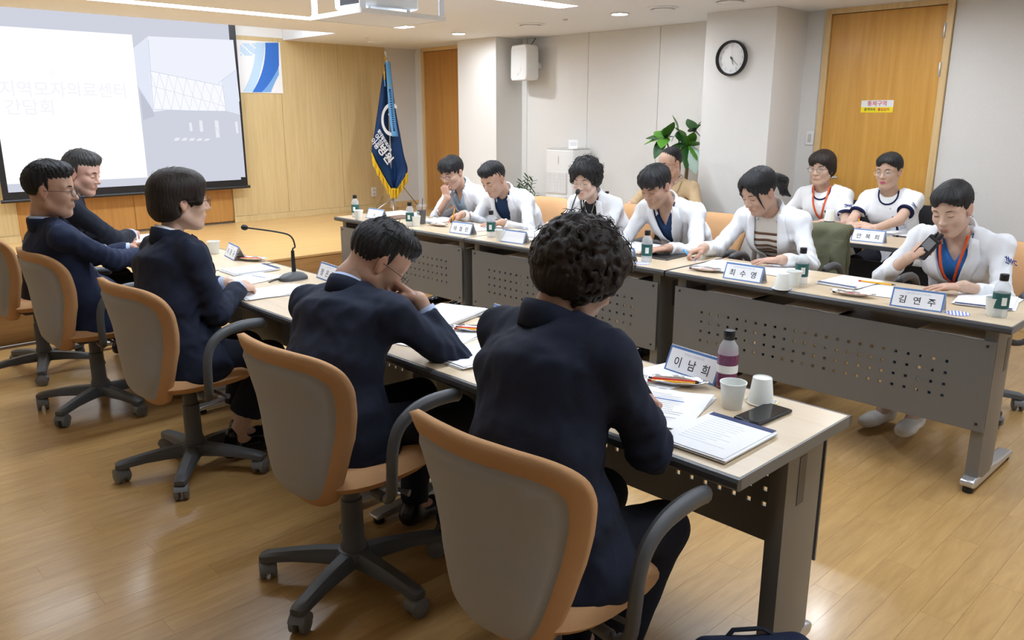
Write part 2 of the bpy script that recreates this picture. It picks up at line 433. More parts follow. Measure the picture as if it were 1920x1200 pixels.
struct('baseboard_back', MB().box((3.94, YB-.004, STAGE_Z), (6.03, YB+.02, STAGE_Z+.068)).box((XL, YB-.004, STAGE_Z), (1.84, YB+.02, STAGE_Z+.068)), 'panel_wood', bevel=.002)
struct('baseboard_back_right', MB().box((6.03, YB-.008, STAGE_Z), (XR-.006, YB-.0005, STAGE_Z+.08)), 'frame_wood', bevel=.002)
# ---- walls behind the photographer
struct('wall_left', MB().box((XL-.1, YF, 0), (XL, YB, 2.7)), 'wall_fabric')
struct('wall_front', MB().box((XL, YF-.1, 0), (XR, YF, 2.7)), 'wall_fabric')

# ------------------------------------------------------------------ things on the walls
EXPF = 2**scene.view_settings.exposure
def lin(v): v /= 255.0; return v/12.92 if v <= .04045 else ((v+.055)/1.055)**2.4
def scr(name, rgb): return emission(name, [lin(c)/EXPF for c in rgb], 1.0)
scr('scr_white', (255, 255, 255)); M['scr_white'].node_tree.nodes['Emission'].inputs[1].default_value = 1.12
scr('scr_lav', (208, 211, 224)); scr('scr_sky', (240, 243, 253)); scr('scr_bld', (229, 234, 249)); scr('scr_line', (205, 212, 232))
scr('scr_dark', (196, 200, 214)); scr('scr_text', (246, 246, 252)); scr('scr_pil', (236, 238, 246)); scr('scr_hi', (250, 251, 255)); scr('scr_text2', (250, 250, 254))
SY = 8.42
t = empty('projection_screen', (2.9, SY, .76)); tag(t, 'pull-down projection screen showing a slide, with black borders', 'projection screen')
sc0 = Vector((2.9, SY, .76))
def S(x, z, d=0.0): return (x-sc0.x, -d, z-sc0.z)
SX0, SX1, SZ0, SZ1 = 1.715, 4.06, .755, 2.56
MB().box(S(SX0, SZ0, -.003), S(SX1, SZ1, .0)).build('black_border', 'black_plastic', t)
MB().tube([S(SX0-.02, SZ0-.005, .002), S(SX1+.02, SZ0-.005, .002)], .016, 10).build('bottom_bar', 'black_plastic', t, smooth='auto')
IX0, IX1, IZ0 = SX0+.05, SX1-.075, SZ0+.075
MB().add([S(IX0, IZ0, .002), S(IX1, IZ0, .002), S(IX1, SZ1, .002), S(IX0, SZ1, .002)], [(0, 1, 2, 3)]).build('screen_cloth', 'scr_lav', t)
def spoly(pts, m, d, name='slide_picture'):
    """flat print on the screen; pts are photo pixels, taken to the plane of the screen"""
    v = [aty(px, py, SY) for px, py in pts]
    return MB().add([S(p.x, p.z, d) for p in v], [tuple(range(len(v)))]).build(name, m, t)
p0 = aty(248, 65, SY); p1 = aty(275, 331, SY)
MB().add([S(IX0, .905, .003), S(3.0, .905, .003), S(3.0, 2.262, .003), S(IX0, 2.262, .003)], [(0, 1, 2, 3)]).build('slide_title_panel', 'scr_white', t)
spoly([(277, 68), (437, 75), (449, 190), (285, 210)], 'scr_sky', .0032)
spoly([(277, 68), (285, 210), (257, 160), (250, 90)], 'scr_bld', .0034)
spoly([(281, 132), (417, 160), (424, 208), (288, 206)], 'scr_hi', .0036)
spoly([(415, 150), (443, 130), (450, 215), (424, 208)], 'scr_bld', .0036)
spoly([(286, 210), (450, 213), (460, 332), (300, 335)], 'scr_lav', .0034)
spoly([(262, 170), (286, 205), (290, 218), (268, 225)], 'scr_dark', .0036)
def sline(a, b, wd, m='scr_line', d=.0042, name='slide_line'):
    p, q = aty(*a, SY), aty(*b, SY)
    return MB().tube([S(p.x, p.z, d), S(q.x, q.z, d)], wd, 4).v, MB().tube([S(p.x, p.z, d), S(q.x, q.z, d)], wd, 4).f
ln = MB()
def addl(a, b, wd=.0028):
    p, q = aty(*a, SY), aty(*b, SY); P, Q = Vector(S(p.x, p.z, .0042)), Vector(S(q.x, q.z, .0042))
    dv = (Q-P).normalized(); nn = Vector((-dv.z, 0, dv.x))*wd
    ln.add([P-nn, Q-nn, Q+nn, P+nn], [(0, 1, 2, 3)])
addl((278, 75), (287, 205)); addl((281, 133), (417, 161)); addl((287, 205), (424, 210)); addl((417, 161), (424, 208)); addl((281, 160), (424, 200), .0016)
for k in range(8):
    f0, f1 = k/8, (k+1)/8
    tp = lambda f: (281+136*f, 133+28*f); bt = lambda f: (287+137*f, 205+4*f)
    addl(tp(f0), bt(f1), .0016); addl(bt(f0), tp(f1), .0016)
addl((257, 160), (286, 206), .003); addl((408, 157), (443, 130), .002); addl((395, 228), (452, 300), .002)
ln.build('slide_lines', 'scr_line', t)
for q in [((354, 230), (359, 230), (361, 246), (356, 246)), ((373, 226), (379, 226), (381, 247), (375, 247)), ((402, 226), (409, 226), (412, 258), (405, 258)), ((440, 228), (445, 228), (447, 250), (443, 250))]:
    spoly(q, 'scr_pil', .0040, 'slide_pillar')
for k in range(5):
    spoly([(330+14*k, 258+k*.5), (338+14*k, 258+k*.5), (334+14*k, 264), (325+14*k, 264)], 'scr_pil', .0038, 'slide_marking')
def stext(s, size, px, m, bold):
    p = aty(*px, SY); text(s, size, m, t, frame(S(p.x, p.z, .0045), (1, 0, 0), (0, 0, 1)), bold, 'slide_lettering')
stext('지역모자의료센터', .148, (124, 170), 'scr_text', .002); stext('간담회', .150, (57, 203), 'scr_text', .002)
stext('보건복지부의원', .072, (55, 136), 'scr_text2', 0); stext('순천현대여성아동병원', .072, (164, 140), 'scr_text2', 0)

# banner behind the screen
t = empty('wall_banner', (4.3, YB-.004, 1.75)); tag(t, 'white banner with a blue swoosh on the wood wall beside the screen', 'banner')
bx0, bx1, bz0, bz1 = -.45, .328, 0.0, .545
MB().box((bx0, -.002, bz0), (bx1, .002, bz1)).build('sheet', 'paper', t)
mat('ban_blue', (0.035, 0.165, 0.60), .6); mat('ban_mid', (0.20, 0.42, 0.78), .6); mat('ban_pale', (0.50, 0.68, 0.86), .6)
def bpoly(pts, m, d):
    v = [aty(px, py, YB-.004) for px, py in pts]
    MB().add([(p.x-4.3, -d, p.z-1.75) for p in v], [tuple(range(len(v)))]).build('swoosh', m, t)
def bez(a, b, c, n=10): return [((1-u)**2*a[0]+2*u*(1-u)*b[0]+u*u*c[0], (1-u)**2*a[1]+2*u*(1-u)*b[1]+u*u*c[1]) for u in [k/n for k in range(n+1)]]
bpoly(bez((479, 80), (480, 130), (455, 172))+bez((474, 173), (494, 130), (497, 80)), 'ban_pale', .0026)
bpoly(bez((497, 80), (500, 130), (473, 173))+bez((490, 173), (518, 150), (523, 122))+[(522, 80)], 'ban_blue', .0030)
bpoly(bez((490, 173), (505, 160), (522, 127))+bez((523, 140), (512, 160), (508, 173)), 'ban_mid', .0034)
bd = MB()
for i in range(9):
    for j in range(7):
        if (i*7+j*3) % 5 == 0 or i+j > 12: continue
        p = aty(452+i*3.6, 83+j*3.3, YB-.004); bd.box((p.x-4.3-.009, -.0029, p.z-1.75-.009), (p.x-4.3+.009, -.0025, p.z-1.75+.009))
bd.build('dot_pattern', 'ban_pale', t)['kind'] = 'stuff'

# clock on the near pillar
t = empty('wall_clock', (5.998, 3.665, 1.955)); tag(t, 'round white wall clock with black rim on the pillar', 'clock')
ck = Matrix.Rotation(R(-90), 4, 'Y')       # local z -> -x (out of the pillar)
MB().lathe([(.118, 0), (.138, 0), (.140, .02), (.136, .036), (.128, .040), (.124, .036), (.122, .018), (.118, .010)], 48, ck).build('rim', 'black_plastic', t, smooth='auto')
MB().lathe([(.0001, .012), (.124, .012)], 48, ck, cap=False).build('face', 'white_plastic', t)
for k in range(1, 13):
    a = R(90-30*k); rr = .098
    text(str(k), .032, 'ink_grey', t, frame((-.0135, -rr*math.cos(a), rr*math.sin(a)), (0, -1, 0), (0, 0, 1)), 0, 'numeral')
def hand(ang, L, wd, m, name, d):
    a = R(90-ang); dv = Vector((0, -math.cos(a), math.sin(a))); s = Vector((0, math.sin(a), math.cos(a)))*wd
    p = Vector((-d, 0, 0))
    MB().add([p-s-dv*.015, p+s-dv*.015, p+dv*L+s*.4, p+dv*L-s*.4], [(0, 1, 2, 3)]).build(name, m, t, solid=.001)
hand(160, .055, .003, 'ink', 'hour_hand', .016); hand(132, .085, .0025, 'ink', 'minute_hand', .018); hand(0, .09, .0003, 'ink_grey', 'second_hand', .020)
MB().lathe([(.006, .012), (.006, .022), (.0001, .022)], 14, ck).build('hub', 'ink', t, smooth='auto')

# door sign
t = empty('door_sign', (XR-.0125, 2.665, 1.572)); tag(t, 'small white and yellow restricted area sign on the wooden door', 'sign')
MB().box((-.002, -.123, -.003), (0, .123, .048)).build('white_half', 'white_plastic', t)
MB().box((-.002, -.123, -.044), (0, .123, -.003)).build('yellow_half', 'sign_yellow', t)
fr = lambda y, z: frame((-.0028, y, z), (0, -1, 0), (0, 0, 1))
text('통제구역', .042, 'sign_red', t, fr(0, .021), .0003); text('관계자외', .024, 'ink', t, fr(.053, -.022), .0006); text('출입금지', .024, 'sign_red', t, fr(-.053, -.022), .0006)
# switch and outlet
t = empty('light_switch', (XR-.0065, 3.19, 1.325)); tag(t, 'white light switch plate between pillar and door', 'switch')
MB().box((-.008, -.036, -.056), (0, .036, .056)).build('plate', 'white_plastic', t, bevel=.003)
MB().box((-.012, -.014, -.032), (-.008, .014, .032)).build('rocker', 'pot', t, bevel=.002)
t = empty('wall_outlet', (aty(701, 360, YB).x, YB-.0005, aty(701, 360, YB).z)); tag(t, 'white power outlet on the wood wall left of the flag', 'outlet')
MB().box((-.036, -.008, -.058), (.036, 0, .058)).build('plate', 'white_plastic', t, bevel=.003)
for z in (-.024, .024):
    MB().lathe([(.018, 0), (.018, .003), (.0001, .003)], 20, Matrix.Translation((0, -.008, z)) @ Matrix.Rotation(R(90), 4, 'X')).build('socket', 'pot', t, smooth='auto')
# speaker
t = empty('wall_speaker', (6.30, 6.365, 2.03), R(-10)); tag(t, 'white loudspeaker mounted high on the wall beside the far pillar', 'speaker')
prof = [(-.095, -.13), (-.11, -.10), (-.105, .13), (-.09, .165), (.09, .165), (.105, .13), (.11, -.10), (.095, -.13)]
sb = MB()
n = len(prof)
pts = []
for x, sc_ in ((.10, .80), (.05, .96), (-.06, 1.0), (-.085, .92)):
    pts += [(x, y*sc_*1.42, z*1.22*(1 if sc_ > .9 else .95)) for y, z in prof]
fs = [(i*n+k, i*n+(k+1) % n, (i+1)*n+(k+1) % n, (i+1)*n+k) for i in range(3) for k in range(n)]+[tuple(range(n-1, -1, -1)), tuple(range(3*n, 4*n))]
sb.add(pts, fs).build('cabinet', 'white_plastic', t, bevel=.012, seg=3)
mat('grille', (0.70, 0.70, 0.69), .5, bump=.6, bscale=420)
MB().add([(-.0868, y*1.20, z*1.02) for y, z in prof], [tuple(range(n))]).build('grille', 'grille', t)
MB().lathe([(.060, 0), (.062, .002), (.0001, .008)], 28, Matrix.Translation((-.0872, 0, -.03)) @ Matrix.Rotation(R(-90), 4, 'Y')).build('woofer', 'grille', t, smooth='auto')
MB().box((-.090, -.008, -.105), (-.0865, .008, -.092)).build('badge', 'pot', t)
MB().box((.10, -.03, -.03), (.205, .03, .03)).build('bracket', 'white_plastic', t, bevel=.004)
MB().tube([(.09, .03, .15), (.12, .04, .22), (.17, .04, .285)], .004, 6).build('cable', 'ink', t)

# projector in its ceiling lift
t = empty('projector_lift', (3.0, 4.30, CEIL)); tag(t, 'ceiling projector lift with a flat bottom plate and corner posts', 'projector')
hz = -.24
MB().box((-.30, -.27, hz-.012), (.30, .27, hz)).build('bottom_plate', 'ceiling_paint', t, bevel=.002)
fr_ = MB()
for s in (-1, 1):
    fr_.box((-.304, s*.272-.004, hz-.014), (.304, s*.272+.004, hz+.012)); fr_.box((s*.302-.004, -.27, hz-.014), (s*.302+.004, .27, hz+.012))
fr_.build('plate_rim', 'white_plastic', t)
for sx in (-1, 1):
    for sy in (-1, 1):
        MB().box((sx*.285-.018, sy*.258-.008, hz), (sx*.285+.018, sy*.258+.008, 0)).build('post', 'silver', t, bevel=.002)
MB().box((-.20, -.16, hz+.045), (.19, .17, hz+.15)).build('projector_body', 'white_plastic', t, bevel=.015, seg=3)
MB().box((-.206, -.12, hz+.06), (-.199, .10, hz+.13)).build('vent', 'black_plastic', t, bevel=.003)
for s in (-.15, .14): MB().lathe([(.012, 0), (.012, .045), (.008, .046)], 12, Matrix.Translation((s, -.12, hz))).build('foot', 'white_plastic', t, smooth='auto')

# ------------------------------------------------------------------ tables
TL, TD, TZ = 1.596, 0.585, 0.72
def perforated(L, z0, z1, x, hole_y, hole_z, hs):
    ysx = sorted(set([-L/2, L/2]+[y+s*hs/2 for y in hole_y for s in (-1, 1)]))
    zsx = sorted(set([z0, z1]+[z+s*hs/2 for z in hole_z for s in (-1, 1)]))
    vs = [(x, y, z) for y in ysx for z in zsx]; m = len(zsx); fs = []
    for i in range(len(ysx)-1):
        for j in range(m-1):
            yc, zc = (ysx[i]+ysx[i+1])/2, (zsx[j]+zsx[j+1])/2
            if any(abs(yc-y) < 1e-4 for y in hole_y) and any(abs(zc-z) < 1e-4 for z in hole_z): continue
            fs.append((i*m+j, (i+1)*m+j, (i+1)*m+j+1, i*m+j+1))
    return MB().add(vs, fs)
def make_table():
    """panel side is +x, sitters at -x"""
    t = empty('conference_table')
    MB().box((-TD/2+.018, -TL/2+.006, TZ-.026), (TD/2-.018, TL/2-.006, TZ)).build('tabletop', 'table_wood', t)
    for s in (-1, 1):
        pr = [(s*(TD/2-.018), TZ-.0005), (s*(TD/2-.006), TZ-.001), (s*(TD/2), TZ-.008), (s*(TD/2), TZ-.022), (s*(TD/2-.008), TZ-.030), (s*(TD/2-.018), TZ-.030)]
        if s < 0: pr = pr[::-1]
        Mx = Matrix(((1, 0, 0, 0), (0, 0, -1, 0), (0, 1, 0, 0), (0, 0, 0, 1)))
        MB().prism(pr, -TL/2, TL/2, Mx).build('edge_band', 'dark_edge', t, smooth='auto')
        MB().box((-TD/2+.018, s*(TL/2-.003)-.003, TZ-.030), (TD/2-.018, s*(TL/2-.003)+.003, TZ-.0004)).build('end_band', 'end_edge', t)
    for s in (-1, 1):
        y = s*(TL/2-.075)
        pf = [(.05, -.024), (.10, -.030), (.19, -.030), (.245, -.024), (.25, 0), (.245, .024), (.19, .030), (.10, .030), (.05, .024), (.045, 0)]
        lg = MB().prism([(a, b+y) for a, b in pf], .055, TZ-.028).build('leg', 'leg_metal', t, smooth='auto')
        MB().box((.10, y+s*.0285, .50), (.14, y+s*.0315, .64)).build('slot', 'dark_edge', lg, bevel=.012)
        MB().box((-.20, y-.02, TZ-.055), (.24, y+.02, TZ-.027)).build('top_bracket', 'leg_metal', t, bevel=.004)
        ft = MB()
        pr = [(-.25, .022), (-.255, .036), (-.23, .045), (.0, .058), (.03, .066), (.26, .066), (.285, .060), (.29, .045), (.28, .028), (.24, .022)]
        ft.prism(pr, y-.028, y+.028, Matrix(((1, 0, 0, 0), (0, 0, 1, 0), (0, 1, 0, 0), (0, 0, 0, 1))))
        foot = ft.build('foot', 'silver', t, bevel=.006)
        for x in (-.225, .255): MB().lathe([(.019, 0), (.021, .003), (.021, .024), (.012, .026)], 14, Matrix.Translation((x, y, 0))).build('glide', 'black_rubber', foot, smooth='auto')
    PY = .265
    hy = [(-11.5+k)*.0505 for k in range(24)]; hz_ = [.386, .435, .484, .533]
    perforated(TL-.10, .270, .645, PY, hy, hz_, .0135).build('modesty_panel', 'grey_metal', t, solid=.008)
    for y in (-TL/2+.075, TL/2-.075):
        for z in (.30, .625): MB().lathe([(.006, 0), (.005, .004), (.0001, .005)], 10, Matrix.Translation((PY+.004, y*.995, z)) @ Matrix.Rotation(R(90), 4, 'Y')).build('screw', 'black_plastic', t)
    MB().box((-.05, -TL/2+.11, TZ-.092), (.25, TL/2-.11, TZ-.086)).build('under_shelf', 'dark_edge', t)
    return t
proto = make_table()
NT_X, NT_Y = 1.775, [1.622, 3.220, 4.83]
FT_X, FT_Y = 3.700, [1.598, 3.205, 4.808]
labs_n = ['near row table closest to the camera, with phone and notepad', 'middle table of the near row, with the gooseneck microphone base', 'near row table farthest from the camera, by the stage']
labs_f = ['far row table at the right, in front of the woman speaking into a radio', 'middle table of the far row, behind the curly haired woman', 'far row table at the left end, by the stage']
tabs = []
for i, y in enumerate(NT_Y):
    o = proto if i == 0 else copy_tree(proto); o.location = (NT_X, y, 0); tag(o, labs_n[i], 'table', 'grey conference tables with perforated panels')
for i, y in enumerate(FT_Y):
    o = copy_tree(proto); o.location = (FT_X, y, 0); o.rotation_euler = (0, 0, math.pi); tag(o, labs_f[i], 'table', 'grey conference tables with perforated panels')
def side_desk(loc, L, D, lab):
    t = empty('side_desk', loc); tag(t, lab, 'desk', 'narrow desks along the wall')
    MB().box((-D/2, -L/2, TZ-.024), (D/2, L/2, TZ)).build('desktop', 'table_wood', t)
    MB().box((-D/2-.006, -L/2, TZ-.030), (-D/2+.001, L/2, TZ-.001)).build('edge_band', 'dark_edge', t, bevel=.003)
    MB().box((-D/2+.11, -L/2+.10, .26), (-D/2+.12, L/2-.10, .60)).build('modesty_panel', 'black_plastic', t)
    for s in (-1, 1):
        y = s*(L/2-.09)
        MB().tube([(-D/2+.05, y, .02), (-D/2+.07, y, .60), (-D/2+.10, y, TZ-.03)], .014, 8).build('leg', 'silver', t, smooth='auto')
        MB().tube([(D/2-.05, y, .02), (D/2-.07, y, .60), (D/2-.10, y, TZ-.03)], .014, 8).build('leg', 'silver', t, smooth='auto')
        MB().tube([(-D/2, y, .02), (D/2, y, .02)], .016, 8).build('foot', 'black_plastic', t, smooth='auto')
    return t
side_desk((5.29, 2.20, 0), 1.50, .46, 'narrow wood topped desk in front of the two nurses')
side_desk((5.36, 3.56, 0), 1.16, .46, 'narrow wood topped desk in front of the man in tan jacket')

# ------------------------------------------------------------------ swivel chairs
def crom(P, n=6, closed=False):
    P = [np.array(p, float) for p in P]; out = []; m = len(P)
    for i in range(m if closed else m-1):
        g = lambda k: P[k % m] if closed else P[min(max(k, 0), m-1)]
        a, b, c, d = g(i-1), g(i), g(i+1), g(i+2)
        for k in range(n):
            u = k/n; out.append(.5*((2*b)+(-a+c)*u+(2*a-5*b+4*c-d)*u*u+(-a+3*b-3*c+d)*u**3))
    if not closed: out.append(P[-1])
    return out
BO = [(0, .352), (.085, .360), (.140, .40), (.178, .49), (.208, .60), (.234, .70), (.250, .775), (.248, .832), (.200, .862), (.10, .870)]
BO = BO+[(0, .870)]+[(-a, b) for a, b in BO[:0:-1]]
OUT = crom(BO, 4, True)
def bx(y, z): 
    x = np.interp(z, [.34, .43, .55, .68, .78, .87], [-.165, -.205, -.220, -.228, -.245, -.275])
    return float(x + y*y*np.interp(z, [.38, .60, .76, .87], [1.7, 1.9, 1.3, .75]))
def make_chair(black=False):
    t = empty('swivel_chair')
    mc, ms, mp = ('black_cloth', 'black_plastic', 'black_plastic') if black else ('chair_orange', 'chair_shell', 'chair_plastic')
    n = len(OUT)
    def disk(t0, t1, shrink, name, m):
        c = np.array([0, .62]); NR = 9; vs = []; fs = []
        for side in (0, 1):
            for i in range(NR+1):
                r = i/NR
                for p in OUT:
                    q = c+(p-c)*r*shrink; q = q-np.array((0, .010 if shrink < 1 else 0))
                    base = bx(q[0], q[1])
                    th = t1*(.42+.58*max(0, 1-r**5)**.5) if side == 0 else t0*max(0, 1-r**8)**.5
                    vs.append((base+th, q[0], q[1]))
            o = side*(NR+1)*n
            for i in range(NR):
                for k in range(n):
                    k2 = (k+1) % n; f = (o+i*n+k, o+i*n+k2, o+(i+1)*n+k2, o+(i+1)*n+k)
                    fs.append(f[::-1] if side else f)
        o = (NR+1)*n
        for k in range(n):
            k2 = (k+1) % n; a = NR*n
            fs.append((a+k, a+k2, o+a+k2, o+a+k))
        return MB().add(vs, fs).build(name, m, t, smooth=True)
    disk(-.012, .056, 1.0, 'back_cushion', mc)
    disk(-.030, -.004, .90, 'back_shell', ms)
    # seat: rounded pad
    vs = []; fs = []; NR = 8; NA = 36
    def seatpt(r, a, side):
        ca, sa = math.cos(a), math.sin(a); e = .72
        x = .230*math.copysign(abs(ca)**e, ca); y = .222*math.copysign(abs(sa)**e, sa)
        x, y = x*r, y*r
        z = .432+(.036*max(0, 1-r**6)**.5 if side == 0 else -.036*max(0, 1-r**6)**.5)
        z += .012*(y/.25)**2-.02*max(0, x-.12)/.12
        return (x+.03, y, z)
    for side in (0, 1):
        o = len(vs)
        for i in range(NR+1):
            for k in range(NA): vs.append(seatpt(i/NR, 2*math.pi*k/NA, side))
        for i in range(NR):
            for k in range(NA):
                k2 = (k+1) % NA; f = (o+i*NA+k, o+(i+1)*NA+k, o+(i+1)*NA+k2, o+i*NA+k2)
                fs.append(f if side == 0 else f[::-1])
    MB().add(vs, fs).build('seat', mc, t, smooth=True)
    MB().tube([(-.02, 0, .385), (-.14, 0, .385), (-.20, 0, .42), (-.215, 0, .52)], [.03, .028, .026, .022], 8, .5).build('back_bracket', mp, t, smooth='auto')
    MB().box((-.10, -.09, .375), (.11, .09, .402)).build('mechanism', mp, t, bevel=.01)
    MB().tube([(.03, -.08, .385), (.05, -.20, .375), (.06, -.225, .372)], [.007, .007, .012], 8).build('lever', mp, t, smooth='auto')
    for s in (-1, 1):
        ap = crom([(-.03, s*.16, .392), (-.035, s*.235, .392), (-.045, s*.272, .425), (-.05, s*.285, .50), (-.045, s*.288, .575), (-.02, s*.288, .63), (.035, s*.287, .664), (.11, s*.286, .676), (.19, s*.284, .672), (.225, s*.284, .664)], 4)
        rad = [np.interp(i/(len(ap)-1), [0, .2, .5, .75, .95, 1], [.016, .018, .019, .023, .022, .012]) for i in range(len(ap))]
        MB().tube(ap, rad, 10, .85, up=(0, 1, 0)).build('armrest', mp, t, smooth='auto')
    MB().lathe([(.045, .115), (.042, .14), (.036, .16), (.035, .30), (.030, .305), (.028, .385)], 20).build('column', mp, t, smooth='auto')
    base = MB().lathe([(.03, .065), (.055, .072), (.062, .10), (.052, .125), (.03, .13)], 20).build('base_hub', mp, t, smooth='auto')
    am = MB()
    secs = [(.03, .034, .074, .124), (.12, .031, .077, .119), (.20, .028, .076, .110), (.265, .026, .069, .100), (.30, .026, .064, .094), (.318, .019, .068, .086)]
    vs = []
    for (r, wd, z0, z1) in secs:
        vs += [(r, -wd, z0), (r, wd, z0), (r, wd*.95, (z0+z1)/2+.006), (r, wd*.55, z1), (r, -wd*.55, z1), (r, -wd*.95, (z0+z1)/2+.006)]
    fs = [(i*6+k, i*6+(k+1) % 6, (i+1)*6+(k+1) % 6, (i+1)*6+k) for i in range(len(secs)-1) for k in range(6)]+[tuple(range(5, -1, -1)), tuple(range(30, 36))]
    am.add(vs, fs); ame = am.mesh('base_arm', mp, True)
    cm = MB()
    Ry = Matrix.Rotation(R(90), 4, 'X')
    for s in (-1, 1):
        cm.lathe([(.0001, -.011), (.024, -.011), (.031, -.007), (.032, 0), (.031, .007), (.024, .011), (.0001, .011)], 18, Matrix.Translation((.0, s*.0175, .032)) @ Ry)
    hood = [(.034*math.cos(a), .032+.034*math.sin(a)) for a in [R(-5+i*15) for i in range(12)]]
    hood += [(.028*math.cos(a), .032+.028*math.sin(a)) for a in [R(160-i*15) for i in range(12)]]
    cm.prism(hood, -.026, .026, Matrix(((1, 0, 0, 0), (0, 0, 1, 0), (0, 1, 0, 0), (0, 0, 0, 1))))
    cm.lathe([(.008, .055), (.008, .080)], 10, Matrix.Translation((.012, 0, 0)))
    cme = cm.mesh('caster', 'black_plastic' if black else 'caster_grey', True)
    for k in range(5):
        a = R(72*k)
        arm = link('base_arm', ame, t, rot=(0, 0, a), autos=(k == 0))
        link('caster', cme, arm, loc=(.297, 0, 0), rot=(0, 0, R(40+75*k)), autos=(k == 0))
    return t
fabric('black_cloth', (0.015, 0.015, 0.017), .8, 700)
chair0 = make_chair(); chairB = make_chair(True)
def place_chair(first, loc, rz, lab, grp, base_rot=0):
    c = copy_tree(first) if first.get('used') else first
    first['used'] = 1
    c.location = (loc[0], loc[1], 0); c.rotation_euler = (0, 0, R(rz)); tag(c, lab, 'chair', grp)
    for ch in c.children:
        if ch.name.startswith('base_arm'): ch.rotation_euler.z += R(base_rot-rz)
    if 'used' in c and c is not first: del c['used']
    return c
GN = 'tan swivel chairs of the near row'; GF = 'tan swivel chairs of the far row'
place_chair(chair0, (1.245, 1.17), 2, 'tan swivel chair with grey back shell, closest to the camera, under the curly haired woman', GN, 30)
place_chair(chair0, (1.265, 2.07), 3, 'tan swivel chair with grey back shell, under the man resting his head on his hand', GN, 32)
place_chair(chair0, (1.25, 3.30), 4, 'tan swivel chair with grey back shell, under the woman with bobbed hair', GN, 64)
place_chair(chair0, (1.21, 4.41), 2, 'tan swivel chair with grey back shell, under the man in glasses', GN, 44)
place_chair(chair0, (1.17, 5.30), 4, 'tan swivel chair at the left edge of the picture, farthest of the near row', GN, 8)
place_chair(chair0, (4.46, 5.02), 180, 'tan swivel chair under the doctor covering his mouth', GF, 20)
place_chair(chair0, (4.46, 4.44), 184, 'tan swivel chair under the doctor writing with a pencil', GF, 10)
place_chair(chair0, (4.50, 3.60), 184, 'tan swivel chair under the woman doctor at the microphone', GF, 30)
place_chair(chair0, (4.48, 2.90), 182, 'tan swivel chair under the doctor beside the black folder', GF, 45)
place_chair(chair0, (4.50, 2.26), 184, 'tan swivel chair under the woman with the ponytail, an olive jacket on it', GF, 12)
place_chair(chair0, (4.50, 1.26), 178, 'tan swivel chair under the woman holding the radio', GF, 60)
place_chair(chairB, (5.68, 4.12), 180, 'black swivel chair under the man in tan jacket', 'black chairs by the wall', 20)
place_chair(chairB, (5.98, 2.70), 180, 'black swivel chair under the nurse with the orange lanyard', 'black chairs by the wall', 50)
place_chair(chairB, (5.96, 2.10), 180, 'black swivel chair under the nurse with folded hands', 'black chairs by the wall', 0)

